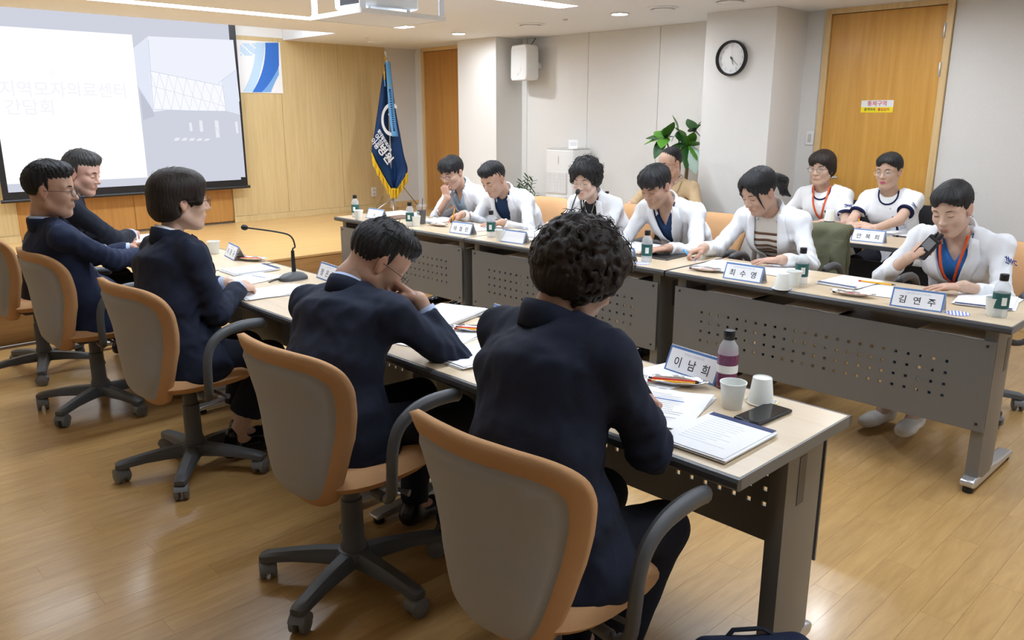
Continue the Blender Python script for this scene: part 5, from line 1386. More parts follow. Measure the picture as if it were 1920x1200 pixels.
# ------------------------------------------------------------------ details on clothing
def W_(I, v): 
    r = I['root']; return Vector(tuple(Matrix.Rotation(r.rotation_euler.z, 3, 'Z') @ Vector(v)))+r.location
def HW(I, k, q): w_, x, y, z = I['hand'][k]; return W_(I, w_+x*q[0]+y*q[1]+z*q[2])
lanyard(I11, -.24); lanyard(I13, -.22)
sleeve_logo(I11, 'L', (-.45, -.9, 0), .036, .40); sleeve_logo(I13, 'L', (-.75, -.65, 0), .026, .46); sleeve_logo(I14, 'L', (-.75, -.65, 0), .026, .46)
for I in (I13, I14):
    chest(I, 'neck_trim', band([(.066, .012), (.062, -.03), (.038, -.062), (0, -.074), (-.038, -.062), (-.062, -.03), (-.066, .012)], .010), 'trim_navy', .003)
    chest(I, 'front_trim', band([(.048, -.15), (.060, -.18), (.062, -.24), (.060, -.32)], .014), 'trim_navy', .004)
    for q in (-.10, -.18, -.26): chest(I, 'button', rect(.024, .032, q-.004, q+.004, 3, 3), 'silver_fine', .004)
    for k in 'LR':
        a, b, w_ = I['J'][k]; e = a*.38+b*.62; d_ = unit(b-a)
        ring = []
        MB().tube([e-d_*.016, e-d_*.004, e+d_*.001], [.0565, .0575, .0560], 20).build('sleeve_trim', 'trim_navy', I['root'], smooth='auto')
chest(I14, 'name_badge', rect(.085, .125, -.285, -.245), 'badge_white', .005); chest(I14, 'pink_reel', rect(.092, .112, -.215, -.190), 'pink', .009); chest(I14, 'pocket_bottle', rect(.086, .116, -.245, -.215), 'acrylic', .010)
# white coats: pockets, badges, pens
for I, q in ((I8, -.23), (I10, -.27), (I9, -.27)): chest(I, 'breast_pocket', rect(.085, .150, q-.10, q), 'coat_white', .0045)
chest(I7, 'breast_pocket', rect(.085, .150, -.34, -.24), 'coat_white', .0045); chest(I6, 'breast_pocket', rect(.08, .145, -.33, -.23), 'coat_white', .0045); chest(I11, 'breast_pocket', rect(.09, .17, -.36, -.25), 'coat_white', .0045)
chest(I8, 'id_badge', rect(.060, .110, -.345, -.285), 'badge_white', .008); chest(I8, 'badge_photo', rect(.068, .085, -.335, -.300), 'brow', .0105); chest(I8, 'badge_clip', rect(.078, .090, -.275, -.245), 'silver_fine', .008)
chest(I8, 'pen', rect(.118, .128, -.245, -.205), 'ink', .010); chest(I8, 'pen', rect(.134, .146, -.242, -.212), 'ink', .010)
chest(I6, 'pen', rect(.108, .114, -.250, -.215), 'ink', .009); chest(I10, 'name_strip', rect(.092, .138, -.300, -.285), 'logo_blue', .007)
chest(I8, 'necklace', band([(.048, .0), (.030, -.055), (0, -.085), (-.030, -.055), (-.048, .0)], .0028), 'silver_fine', .004, inner=True)
for q in range(9): chest(I10, 'stripe', rect(-.105, .105, -.105-.034*q, -.093-.034*q, 12, 2), 'stripe_brown', .0022, inner=True)
for s in (-1, 1):
    e = W_(I11, I11['Hc']+I11['Rh'] @ np.array((-.003, s*.084, -.040)))
    o = MB().lathe([(.0001, -.005), (.0045, -.003), (.0045, .003), (.0001, .005)], 10).build('earring', 'silver_fine', I11['root'], smooth=True); o.location = tuple(I11['Hc']+I11['Rh'] @ np.array((-.003, s*.086, -.040)))
# wrist watch of the writing doctor
a, b, w_ = I7['J']['L']; d_ = unit(w_-b); MB().tube([w_-d_*.045, w_-d_*.030], .0275, 18).build('watch_strap', 'silver_fine', I7['root'], smooth='auto')
o = MB().lathe([(.0001, 0), (.016, 0), (.017, .006), (.0001, .008)], 20).build('watch_face', 'glass_frame', I7['root'], smooth='auto'); o.location = tuple(w_-d_*.038+np.array((0, 0, .026)))

# ------------------------------------------------------------------ things on the tables
def plate(px, name, sub, label, rz=0.0, blur=False, z=TZ, s=1.0):
    """tent name plate; px: middle of its front lower edge in the photo"""
    p = at(px[0], px[1], z); t = empty('name_plate', (p.x+.034, p.y, z), R(-90+rz)); tag(t, label, 'name plate', 'tent name plates')
    w2, dp, h = .102*s, .034, .080*s
    for sg in (1, -1):
        nm = 'front_panel' if sg == 1 else 'back_panel'
        a = Vector((0, -sg*dp, 0)); up_ = Vector((0, sg*dp, h)).normalized(); L_ = math.hypot(dp, h); ri = Vector((sg, 0, 0))
        Mx = frame(a, ri, up_)
        o = MB().box((-w2, 0, -.0012), (w2, L_, .0), Mx).build(nm, 'acrylic', t)
        MB().box((-w2+.001, .002, .0002), (w2-.001, L_-.003, .0006), Mx).build('blue_border', 'plate_blue', o)
        MB().box((-w2+.007, .007, .0006), (w2-.007, L_-.010, .0010), Mx).build('white_card', 'paper', o)
        if not blur:
            n = len(name)
            for i, chh in enumerate(name):
                if chh == ' ': continue
                text(chh, .036*s, 'ink', o, Mx @ Matrix.Translation(((i-(n-1)/2)*.056*s, L_*.40, .0013)), .0004)
        text(sub, .0085, 'ink_grey', o, Mx @ Matrix.Translation((0, L_*.76, .0013)), 0)
    return t
plate((1292, 709), '이남희', '전라남도 건강증진과장', 'name plate in front of the curly haired woman, beside the purple drink', -8)
plate((945, 619), '정광선', '전라남도 보건복지국장', 'name plate half hidden by the curly haired woman\'s shoulder', -6)
plate((610, 527), '정은경', '보건복지부장관', 'name plate behind the shoulder of the man holding his head', -6)
plate((430, 485), '이중규', '보건복지부', 'name plate beside a paper cup near the bobbed haired woman', -10)
plate((1714, 580), '김연주', '신생아집중 MFICU 간호과장', 'name plate in front of the woman with the radio, largest of the far row', 6)
plate((1389, 527), '최수영', '현대여성아동병원 산부인과 과장', 'name plate in front of the woman with the ponytail', 2)
plate((1153, 489), '김정배', '현대여성아동병원 원장', 'name plate beside the bottle on a blue coaster', 4)
plate((958, 456), '', '', 'bleached out name plate in front of the woman at the microphone', 4, True)
plate((861, 439), '태철민', '현대여성아동병원 부원장', 'name plate in front of the doctor writing with a pencil', 4)
plate((700, 411), '노', '', 'name plate at the left end of the far table, beside a bottle', 2)
plate((1172, 404), '안관수', '현대여성아동병원', 'name plate on the desk of the man in tan', 2)
plate((1624, 454), '안복희', '현대여성아동병원 간호부장', 'name plate on the desk of the nurses', 4)

def bottle(px, label, z=TZ, drink='water', lab='label_teal', s=1.0):
    p = at(px[0], px[1], z); t = empty('water_bottle', p); tag(t, label, 'bottle', 'small plastic drink bottles')
    MB().lathe([(.0001, .001), (.026*s, .001), (.030*s, .006), (.030*s, .040), (.0285*s, .044), (.030*s, .048), (.030*s, .112), (.027*s, .128), (.018*s, .142), (.0135*s, .150), (.0135*s, .160)], 22, cap=False).build('bottle_body', 'clear_pet', t, smooth='auto')
    f_ = 1.0 if drink == 'water' else 1.065
    MB().lathe([(.0001, .003), (.0275*s*f_, .003), (.0285*s*f_, .010), (.0285*s*f_, .086 if drink == 'water' else .105), (.0001, .086 if drink == 'water' else .105)], 20, cap=False).build('drink', drink if drink != 'water' else 'water', t, smooth='auto')
    l0, l1 = (.038, .100) if lab == 'label_teal' else (.050, .074)
    lb = MB().lathe([(.0308*s, l0), (.0308*s, l1)], 28, cap=False).build('label', lab, t, smooth=True)
    if lab == 'label_teal':
        for a0 in (200, 330, 80):
            pts = []
            for zz in (l0+.014, l1-.016): pts.append([(.0311*s*math.cos(R(a0+q*9)), .0311*s*math.sin(R(a0+q*9)), zz) for q in range(5)])
            MB().grid(pts).build('label_patch', 'label_white', lb, smooth=True)
    MB().lathe([(.0155*s, .148), (.0165*s, .150), (.0165*s, .172), (.015*s, .175), (.0001, .175)], 20).build('cap', 'black_plastic', t, smooth='auto')
bottle((1361, 726), 'bottle of purple drink on the near table beside the paper cups', drink='purple_drink', lab='label_white')
bottle((1872, 594), 'water bottle with teal label at the right end of the far row')
bottle((1501, 532), 'water bottle with teal label beside the ponytail woman\'s arm')
bottle((1212, 491), 'water bottle with teal label standing on a blue coaster')
bottle((921, 444), 'water bottle with teal label beside the doctor with the wrist watch')
bottle((769, 424), 'water bottle with teal label beside the iced coffee')
bottle((667, 407), 'water bottle with teal label at the left end of the far row')
bottle((1137, 398), 'water bottle behind the woman at the microphone', lab='label_white')
def cup(px, label, inv=False, z=TZ, s=1.0):
    p = at(px[0], px[1], z); t = empty('paper_cup', p); tag(t, label, 'paper cup', 'white paper cups')
    pr = [(.024, .003), (.0255, .0), (.0262, .001), (.0352, .071), (.0368, .072), (.0368, .075), (.0345, .075), (.0250, .005), (.0001, .005)]
    pr = [(r*s, zz*s) for r, zz in pr]
    Mx = Matrix.Translation((0, 0, .075*s)) @ Matrix.Rotation(math.pi, 4, 'X') if inv else None
    MB().lathe(pr, 26, Mx).build('cup_wall', 'paper_cup', t, smooth='auto')
    if inv: MB().lathe([(.0001, .0712*s), (.024*s, .0712*s)], 24, cap=False).build('cup_base', 'paper_cup', t)
    return t
cup((1372, 764), 'upright paper cup in front of the purple drink'); cup((1426, 755), 'upturned paper cup on the yellow coaster', True, TZ+.0022)
cup((402, 476), 'paper cup beside the name plate near the bobbed haired woman'); cup((1466, 542), 'upturned paper cup beside the ponytail woman\'s name plate', True, TZ+.0022)
cup((1487, 537), 'upright paper cup touching a bottle at the far row'); cup((1862, 592), 'paper cup beside the rightmost water bottle'); cup((1140, 470), 'paper cup half hidden by the curly hair')
cup((938, 452), 'paper cup next to the bleached out name plate'); cup((780, 424), 'paper cup between bottle and iced coffee'); cup((673, 412), 'paper cup at the left end of the far row'); cup((1152, 399), 'paper cup on the desk of the man in tan')
def coaster(px, m1, m2, label, z=TZ):
    p = at(px[0], px[1], z); t = empty('coaster', p, R(20)); tag(t, label, 'coaster')
    MB().lathe([(.0001, 0), (.046, 0), (.046, .002), (.0001, .002)], 30, cap=False).build('disc', m1, t)
    st = MB()
    for k in range(-3, 4):
        y = k*.0125; hw = math.sqrt(max(.045**2-y*y, 0)); st.box((-hw, y-.003, .002), (hw, y+.003, .0023))
        if m1 == 'coaster_yellow': st.box((y-.003, -hw, .002), (y+.003, hw, .0023))
    st.build('check_pattern', m2, t)['kind'] = 'stuff'
coaster((1427, 752), 'coaster_yellow', 'coaster_white', 'yellow checked coaster under the upturned cup'); coaster((1795, 588), 'coaster_blue', 'coaster_white', 'blue striped coaster beside the right name plate')
coaster((1203, 494), 'coaster_blue', 'coaster_white', 'blue coaster under a water bottle'); coaster((1465, 541), 'coaster_blue', 'coaster_white', 'blue coaster under an upturned cup')
def stick(name, a, b, r, m, tip, label, cat):
    a, b = Vector(a), Vector(b); t = empty(name, a); tag(t, label, cat); d = b-a; u = d.normalized(); L_ = d.length
    MB().tube([(0, 0, 0), d-u*.018], r, 6).build('barrel', m, t, smooth='auto')
    MB().tube([d-u*.018, d-u*.004, d], [r, r*.35, r*.12], 6).build('tip', tip, t, smooth='auto')
    MB().tube([-u*.008, u*.004], r*1.05, 6).build('end_cap', tip if m != 'pencil_yellow' else 'pen_red', t, smooth='auto')
    return t
def tray(px, rz, label, pens, lab2):
    p = at(px[0], px[1], TZ); t = empty('foil_tray', p, R(rz)); tag(t, label, 'tray', 'silver pen trays')
    vs = []; rows = []
    for i in range(7):
        f_ = i/6; rows.append([(.098*f_*math.cos(a)*(1 if f_ > .99 else .98), .036*f_*math.sin(a), .003+.016*max(0, f_-.55)/.45+(.002*math.sin(9*a) if f_ > .9 else 0)) for a in [2*math.pi*k/28 for k in range(29)]])
    MB().grid(rows).build('dish', 'foil', t, smooth=True, solid=.0012)
    for i, m in enumerate(pens):
        Mx = Matrix.Translation(p) @ Matrix.Rotation(R(rz), 4, 'Z'); y = (-.010+.012*i)
        stick('pencil' if m == 'pencil_yellow' else 'pen', Mx @ Vector((-.075, y, .011+.003*i)), Mx @ Vector((.075, y*.4, .013+.003*i)), .0042, m, 'ink', ('yellow pencil ' if m == 'pencil_yellow' else 'red pen ')+lab2, 'pencil' if m == 'pencil_yellow' else 'pen')
tray((1267, 722), -62, 'silver tray with pencil beside the curly haired woman\'s name plate', ['pencil_yellow', 'pen_red'], 'in the tray of the curly haired woman')
tray((893, 623), -62, 'silver tray at the left shoulder of the curly haired woman', ['pencil_yellow', 'pen_red'], 'in the tray of the man resting his head')
tray((472, 489), -62, 'silver tray near the gooseneck microphone on the near row', ['pencil_yellow', 'pen_red'], 'in the tray by the bobbed haired woman')
tray((1598, 555), -80, 'silver tray with a red pen in front of the woman with the radio', ['pen_red'], 'in the tray by the woman with the radio')
tray((1322, 509), -80, 'silver tray in front of the woman with the ponytail', ['pen_red'], 'in the tray by the woman with the ponytail')
tray((1000, 454), -80, 'silver tray in front of the woman with permed hair', ['pencil_yellow'], 'in the tray by the woman at the microphone')
tray((822, 424), -84, 'silver tray in front of the writing doctor', ['pen_red'], 'in the tray by the writing doctor')
def papers(px, rz, w, h, n, label, lines=8, blue=None, z=TZ, fan=6, name='paper_stack', strip_=None, dz=0.0):
    p = at(px[0], px[1], z); t = empty(name, (p.x, p.y, z+dz), R(rz)); tag(t, label, 'papers' if n > 1 else 'paper', 'papers on the tables')
    rs = random.Random(int(px[0]*7+px[1])); k = min(n, 5); th = max(.0006, n*.0009/k)
    for i in range(k):
        Mx = Matrix.Rotation(R(rs.uniform(-fan, fan) if i < k-1 else 0), 4, 'Z') @ Matrix.Translation((rs.uniform(-.012, .012)*(i < k-1), rs.uniform(-.012, .012)*(i < k-1), 0))
        # a sheet with a slightly lifted corner
        g = []
        for a in range(6):
            row = []
            for b in range(5):
                x = -w/2+w*a/5; y = -h/2+h*b/4; lift = .010*max(0, (a/5-.6))*max(0, (b/4-.5))*4 if i == k-1 and n < 6 else 0
                row.append(tuple(Mx @ Vector((x, y, i*th+th+.0006+lift))))
            g.append(row)
        sh = MB().grid(g).build('sheet', 'paper', t, solid=th*.9)
    ztop = k*th+.0016; ln_ = MB()
    for i in range(lines):
        y = h*.36-h*.72*i/max(lines, 1); L_ = w*(.30+.45*rs.random())
        ln_.box((-w*.38, y, ztop), (-w*.38+L_, y+.0022, ztop+.0002))
    if lines: ln_.build('printed_lines', 'pencil_line', t)['kind'] = 'stuff'
    if blue: MB().box((-w*.36, h*.20, ztop), (w*.36, h*.22, ztop+.0003)).build('blue_rule', 'print_blue', t)
    if strip_: MB().box((-w/2, h/2-.022, ztop), (w/2, h/2, ztop+.0008)).build('binding_strip', 'navy_print', t)
    return t
papers((1346, 822), -90, .182, .245, 12, 'white notepad with navy binding at the end of the near table', 12, strip_=True, fan=.3, name='notepad')
papers((1245, 765), -72, .205, .285, 3, 'loose printed sheets under the curly haired woman\'s hands', 14, True)
papers((1250, 705), -100, .19, .21, 2, 'crumpled white sheet beside the pen tray', 0)
papers((892, 668), -92, .182, .245, 10, 'white notepad in front of the curly haired woman\'s left side', 6, fan=.4, name='notepad')
papers((828, 636), -75, .20, .28, 2, 'printed sheet with a blue rule beside the elbow of the man', 6, True)
papers((835, 596), -70, .21, .29, 20, 'thick stack of papers beyond the elbow of the man', 0, fan=5)
papers((512, 548), -95, .21, .297, 5, 'spread of printed sheets under the bobbed haired woman\'s hands', 10, fan=14)
papers((470, 507), -92, .182, .245, 10, 'white notepad with navy binding beside the gooseneck microphone', 0, strip_=True, fan=.3, name='notepad')
papers((470, 524), -80, .21, .29, 2, 'printed sheet with blue heading beside the bobbed haired woman', 8, True)
papers((240, 452), -88, .36, .50, 8, 'broad pile of white papers on the table by the stage', 0, fan=4)
papers((232, 473), -92, .30, .24, 4, 'papers in front of the man with glasses at far left', 6, fan=8)
papers((1592, 531), 86, .19, .255, 10, 'white notepad with navy edge between the ponytail woman and the radio woman', 0, strip_=True, fan=2, name='notepad')
papers((1662, 548), 96, .21, .25, 3, 'loose sheets behind the name plate of the woman with the radio', 4, fan=10)
papers((1850, 566), 100, .21, .297, 9, 'pile of papers with a blue band at the right table end', 0, fan=9, strip_=True)
papers((1352, 500), 92, .21, .297, 7, 'papers the woman with the ponytail is writing on', 9, fan=6)
papers((1455, 508), 84, .21, .26, 3, 'sheets behind the name plate of the woman with the ponytail', 3, fan=8)
papers((1190, 462), 92, .21, .297, 3, 'papers under the hands of the doctor with the fringe', 5, fan=6)
papers((1010, 441), 96, .21, .297, 14, 'curled open papers beside the bleached out name plate', 0, fan=9)
papers((905, 428), 92, .21, .297, 5, 'papers beside the doctor with the wrist watch', 4, fan=7)
papers((822, 414), 94, .21, .297, 7, 'papers under the yellow pencil', 3, fan=4, strip_=True)
papers((745, 402), 90, .30, .297, 9, 'wide pile of papers at the left end of the far row', 0, fan=8)
papers((1530, 428), 92, .21, .25, 4, 'papers in front of the nurse with the lanyard', 3, fan=7)
papers((1695, 437), 94, .21, .29, 4, 'papers beside the name plate on the nurses\' desk', 4, fan=9)
papers((1587, 425), 94, .21, .25, 3, 'papers under the folded hands of the nurse', 3, fan=9)
# sheets lying on the under-shelves
for k, (y, X) in enumerate([(1.02, FT_X), (1.62, FT_X), (2.05, FT_X), (2.74, FT_X), (3.55, FT_X), (4.18, FT_X)]):
    t = empty('paper_sheet', (X-.150, y, TZ-.080), R(1.2*k-3)); tag(t, 'white sheet on the under-shelf of the far row, %s from the right end' % ['first', 'second', 'third', 'fourth', 'fifth', 'sixth'][k], 'paper', 'sheets on the under-shelves')
    MB().grid([[(-.09+.18*a/4, -.13+.26*b/4, .002*math.sin(a+b)) for b in range(5)] for a in range(5)]).build('sheet', 'paper', t, solid=.002)
# phone
p = at(1431, 780); t = empty('smartphone', p, R(-3)); tag(t, 'black smartphone lying on the end of the near table', 'phone')
MB().box((-.082, -.039, .001), (.082, .039, .010)).build('case', 'black_plastic', t, bevel=.004, seg=3); MB().box((-.077, -.035, .0098), (.077, .035, .0108)).build('glass', 'black_gloss', t, bevel=.002)
MB().box((-.0835, -.010, .004), (-.0815, .010, .008)).build('port', 'caster_grey', t)
# notebooks and folder
def folder(px, rz, w, h, m, label, name='folder'):
    p = at(*px); t = empty(name, p, R(rz)); tag(t, label, name.replace('_', ' '))
    MB().box((-w/2, -h/2, 0), (w/2, h/2, .0035)).build('back_cover', m, t, bevel=.001); MB().box((-w/2+.005, -h/2+.005, .0035), (w/2-.005, h/2-.005, .008)).build('pages', 'paper', t); MB().box((-w/2, -h/2, .008), (w/2, h/2, .0115)).build('front_cover', m, t, bevel=.001)
    return t
mat('brown_cover', (0.16, 0.085, 0.05), .5)
folder((1247, 478), 92, .23, .31, 'black_plastic', 'black folder on the far table beside the doctor with the fringe'); folder((745, 409), 94, .17, .24, 'brown_cover', 'brown notebook at the left end of the far row', 'notebook')
# iced coffee
p = at(791, 420); t = empty('iced_coffee', p); tag(t, 'clear tumbler of iced coffee with a black straw', 'coffee cup')
MB().lathe([(.0001, .002), (.030, .002), (.038, .13), (.0385, .132)], 24, cap=False).build('tumbler', 'clear_thin', t, smooth='auto'); MB().lathe([(.0001, .004), (.0285, .004), (.035, .105), (.0001, .105)], 22, cap=False).build('coffee', 'coffee', t, smooth='auto')
MB().lathe([(.040, .130), (.040, .136), (.034, .142), (.030, .150), (.0001, .152)], 24).build('lid', 'clear_thin', t, smooth='auto'); MB().tube([(.0, .0, .02), (.008, -.006, .19)], .0032, 8).build('straw', 'black_plastic', t, smooth=True)
sq = MB()
for i in range(4):
    for j in range(4): sq.box((-.0385, -.022+.012*i, .03+.018*j), (-.0375, -.014+.012*i, .042+.018*j))
sq.build('printed_squares', 'label_white', t)['kind'] = 'stuff'
# folded reading glasses
p = at(808, 414); t = empty('reading_glasses', p, R(60)); tag(t, 'thin framed glasses lying beside the iced coffee', 'glasses')
for s in (-1, 1):
    MB().tube([(.0, s*.033+.022*math.cos(a), .020+.017*math.sin(a)) for a in [2*math.pi*k/18 for k in range(19)]], .0012, 6).build('rim', 'glass_frame', t, smooth=True)
    MB().tube([(0, s*.056, .022), (.06, s*.058, .014), (.12, s*.05, .003)], .0012, 6).build('temple', 'glass_frame', t, smooth=True)
MB().tube([(0, -.011, .022), (0, .011, .022)], .0012, 6).build('bridge', 'glass_frame', t)
# gooseneck microphones
def mic(px, pts, label, rz):
    p = at(*px); t = empty('microphone', p, R(rz)); tag(t, label, 'microphone')
    n = 20; rows = []
    for f_, z in ((1, .0), (1, .010), (.93, .018), (.70, .030), (.40, .036), (.0001, .037)):
        rows.append([(.072*f_*math.copysign(abs(math.cos(a))**.7, math.cos(a))+.012*(1-f_), .046*f_*math.copysign(abs(math.sin(a))**.7, math.sin(a)), z) for a in [2*math.pi*k/n for k in range(n+1)]])
    MB().grid([r[::-1] for r in rows]).build('base', 'chair_plastic', t, smooth=True)
    Mi = (Matrix.Translation(p) @ Matrix.Rotation(R(rz), 4, 'Z')).inverted(); L_ = [Mi @ Vector(q) for q in pts]; cp = crom([tuple(q) for q in L_], 6)
    MB().tube([L_[0]-Vector((0, 0, .0)), (L_[0]+L_[1])/2, L_[1]], [.011, .010, .008], 12).build('stem_grip', 'black_plastic', t, smooth='auto')
    MB().tube(cp, .0042, 8).build('gooseneck', 'black_plastic', t, smooth=True)
    d = (L_[-1]-L_[-2]).normalized(); e = L_[-1]
    MB().tube([e-d*.006, e, e+d*.010, e+d*.022, e+d*.030, e+d*.034], [.006, .011, .0145, .014, .009, .002], 14).build('windscreen', 'black_rubber', t, smooth=True)
    MB().tube([(-.07, 0, .012), (-.10, .01, .006), (-.13, .0, .004)], .003, 6).build('cable', 'black_plastic', t, smooth=True)
b0 = at(552, 522)
mic((550, 524), [(b0.x, b0.y, .755), (b0.x, b0.y, .86), H(553, 462, b0.x-.005), H(545, 443, b0.x-.02), H(520, 435, b0.x-.05), H(462, 427, b0.x-.11)], 'black gooseneck microphone on the near table beside the bobbed haired woman', 0)
b1 = at(1058, 462)
mic((1058, 464), [(b1.x, b1.y, .755), (b1.x, b1.y, .82), H(1066, 415, b1.x+.03), H(1074, 385, b1.x+.07), H(1082, 363, b1.x+.12)], 'black gooseneck microphone in front of the woman with permed hair', 180)
# held things
q = HW(I7, 'R', (.095, .020, -.050)); stick('pencil', (q.x+.01, q.y-.01, q.z+.125), (q.x-.005, q.y, TZ+.004), .0042, 'pencil_yellow', 'ink', 'yellow pencil held upright by the writing doctor', 'pencil')
q = HW(I10, 'R', (.090, .020, -.045)); stick('pen', (q.x+.03, q.y+.085, q.z+.040), (q.x-.02, q.y-.045, q.z-.018), .0046, 'pen_blue', 'pen_blue', 'bright blue pen held by the woman with the ponytail', 'pen')
q = HW(I12, 'R', (.09, .02, -.04)); stick('pen', (q.x+.01, q.y+.10, q.z+.06), (q.x-.01, q.y-.03, q.z-.02), .004, 'ink', 'ink', 'black pen held by the man in the tan jacket', 'pen')
q = HW(I14, 'R', (.08, .0, -.03)); stick('pen', (q.x, q.y+.02, q.z+.07), (q.x-.02, q.y-.01, q.z-.04), .004, 'pencil_yellow', 'ink', 'orange pen between the folded hands of the nurse', 'pen')
q = HW(I3, 'R', (.085, .02, -.03)); stick('pen', (q.x-.06, q.y+.0, q.z+.03), (q.x+.05, q.y+.05, q.z-.02), .0042, 'ink', 'ink', 'black pen held by the bobbed haired woman', 'pen')
q = HW(I1, 'L', (.09, .02, -.04)); stick('pen', (q.x-.02, q.y+.02, q.z+.09), (q.x+.02, q.y-.01, TZ+.004), .0042, 'ink', 'ink', 'dark pen held by the curly haired woman', 'pen')
p = at(1648, 532, TZ+.012); stick('pencil', (p.x-.02, p.y+.08, TZ+.017), (p.x+.02, p.y-.07, TZ+.013), .0042, 'pencil_yellow', 'ink', 'yellow pencil lying on the notepad between two women of the far row', 'pencil')
# radio microphone in the speaker's hand
t = empty('handheld_radio', tuple(_rad)); tag(t, 'black handheld radio microphone held at the mouth of the woman on the right', 'radio')
upv = unit(face_pt(_h, 176, (-2, 20, 3), (.120, 0, -.072))-_rad); Mx = frame((0, 0, 0), unit(np.cross(upv, (-1, .2, 0))), upv)
MB().box((-.030, -.070, -.013), (.030, .045, .013), Mx).build('case', 'black_plastic', t, bevel=.005); MB().box((-.022, -.02, .013), (.022, .03, .015), Mx).build('grille', 'caster_grey', t)
MB().lathe([(.008, 0), (.008, .012), (.005, .016), (.005, .024)], 12, Mx @ Matrix.Translation((-.012, .045, 0)) @ Matrix.Rotation(R(-90), 4, 'X')).build('knob', 'black_plastic', t, smooth='auto')
MB().lathe([(.010, .0), (.0125, .008), (.0125, .020), (.009, .028), (.0001, .031)], 14, Mx @ Matrix.Translation((.008, .045, 0)) @ Matrix.Rotation(R(-90), 4, 'X')).build('microphone_foam', 'black_rubber', t, smooth='auto')
# bottle with an upturned cup on the nurses' desk
t = empty('thermos', at(1553, 434)); tag(t, 'dark blue bottle capped with an upturned paper cup on the nurses\' desk', 'bottle')
MB().lathe([(.0001, 0), (.032, 0), (.034, .004), (.034, .085), (.030, .098), (.0001, .10)], 24).build('bottle_body', 'trim_navy', t, smooth='auto'); MB().lathe([(.0345, .035), (.0345, .065)], 24, cap=False).build('label', 'label_white', t, smooth=True)
MB().lathe([(.036, .075), (.037, .078), (.027, .150), (.0001, .150)], 24).build('cup', 'paper_cup', t, smooth='auto')

# ------------------------------------------------------------------ flag on its stand
FY = 8.0
def fl(px, py, d=0.0): p = aty(px, py, FY+d); return Vector((p.x-5.66, d, p.z-STAGE_Z))
t = empty('flag_on_stand', (5.66, FY, STAGE_Z)); tag(t, 'navy flag with yellow fringe on a stand in the corner of the stage', 'flag')
lef = [(722, 118), (716, 150), (709, 200), (702, 250), (697, 288), (712, 318), (732, 352)]
rig = [(732, 118), (735, 150), (741, 200), (750, 250), (757, 290), (764, 322), (745, 353)]
Lc, Rc = crom(lef, 5), crom(rig, 5); rows = []; NU = 18
def fold(u, v): return .045*math.sin(u*9.5+1.2+v*1.5)*(.25+.75*v)+.02*math.sin(u*21+v*4)*v
def fpt(u, v, off=0.0):
    i = v*(len(Lc)-1); k = min(int(i), len(Lc)-2); f_ = i-k
    a = Lc[k]*(1-f_)+Lc[k+1]*f_; b = Rc[k]*(1-f_)+Rc[k+1]*f_; c = a*(1-u)+b*u
    return fl(c[0], c[1], fold(u, v)-off)
cloth = MB().grid([[fpt(u/NU, v/34) for u in range(NU+1)] for v in range(35)]).build('flag_cloth', 'flag_navy', t, smooth=True, solid=.003)
fr_ = MB(); edge = [(697, 286), (704, 303), (712, 318), (722, 336), (732, 352), (738, 353), (745, 352), (755, 337), (764, 322)]; E_ = crom(edge, 16)
for i, q in enumerate(E_):
    f_ = i/len(E_); d_ = -.02+.03*math.sin(i*.5); L_ = 17+3*math.sin(i*1.7); a = fl(q[0], q[1], d_); b = fl(q[0]+1.5*math.sin(i*2.1)+(2 if f_ < .5 else 0), q[1]+L_, d_)
    fr_.tube([a, (a+b)/2+Vector((.004*math.sin(i*3), 0, 0)), b], [.006, .005, .004], 5)
fr_.build('fringe', 'fringe', cloth)['kind'] = 'stuff'
MB().tube([fl(q[0], q[1]+2, -.035) for q in E_], .009, 6).build('fringe_band', 'fringe', cloth, smooth=True)
MB().tube([fl(722, 96, .02), fl(726, 118, .02), fl(735, 390, .02)], .012, 10).build('pole', 'silver', t, smooth='auto')
MB().lathe([(.0001, .0), (.014, .006), (.018, .02), (.010, .035), (.006, .07), (.012, .085), (.004, .12), (.0001, .14)], 14, Matrix.Translation(fl(723, 113, .02))).build('finial', 'gold', t, smooth=True)
for q, e in (((708, 392), (737, 372)), ((746, 392), (737, 372)), ((738, 398), (737, 372))):
    MB().tube([fl(*e, .02), fl(*q, .02+.12*((q[0] == 738)*-1))], .008, 8).build('stand_leg', 'silver', t, smooth=True)
MB().tube([fl(752, 345, -.02), fl(786, 388, -.12)], .006, 8).build('side_rod', 'stem', t, smooth=True); MB().tube([fl(718, 368, .0), fl(704, 392, -.1)], .006, 8).build('side_rod', 'stem', t, smooth=True)
# ribbon and emblem lie on the cloth
rb_ = [(727, 116), (730, 150), (733, 190), (737, 230), (741, 256)]
RC = crom(rb_, 6)
rib = MB().grid([[fl(q[0]+s*(4.5+1.5*i/len(RC)), q[1], -.095) for s in (-1, 0, 1)] for i, q in enumerate(RC)]).build('ribbon', 'ribbon_blue', t, smooth=True, solid=.002)
sm = MB()
for i, q in enumerate(crom([(731, 168), (735, 210), (739, 245)], 10)): sm.box(fl(q[0]-1.6, q[1]+1.1, -.0975), fl(q[0]+1.6, q[1]-1.1, -.0965))
sm.build('ribbon_print', 'navy_print', rib)['kind'] = 'stuff'
MB().lathe([(.0001, -.012), (.02, 0), (.0001, .012)], 10, Matrix.Translation(fl(731, 160, -.10))).build('ribbon_knot', 'gold', rib, smooth=True)
MB().tube([fl(720, 125, -.09), fl(721, 150, -.09)], .010, 8).build('tassel', 'gold', t, smooth=True); MB().tube([fl(721, 150, -.09), fl(722, 162, -.09)], .006, 8).build('tassel', 'ribbon_blue', t, smooth=True)
def decal_grid(cx_, cy_, pts, m, name, off=.006):
    v = []
    for (dx, dy) in pts: v.append((cx_+dx, cy_+dy))
    return v
ringp = []
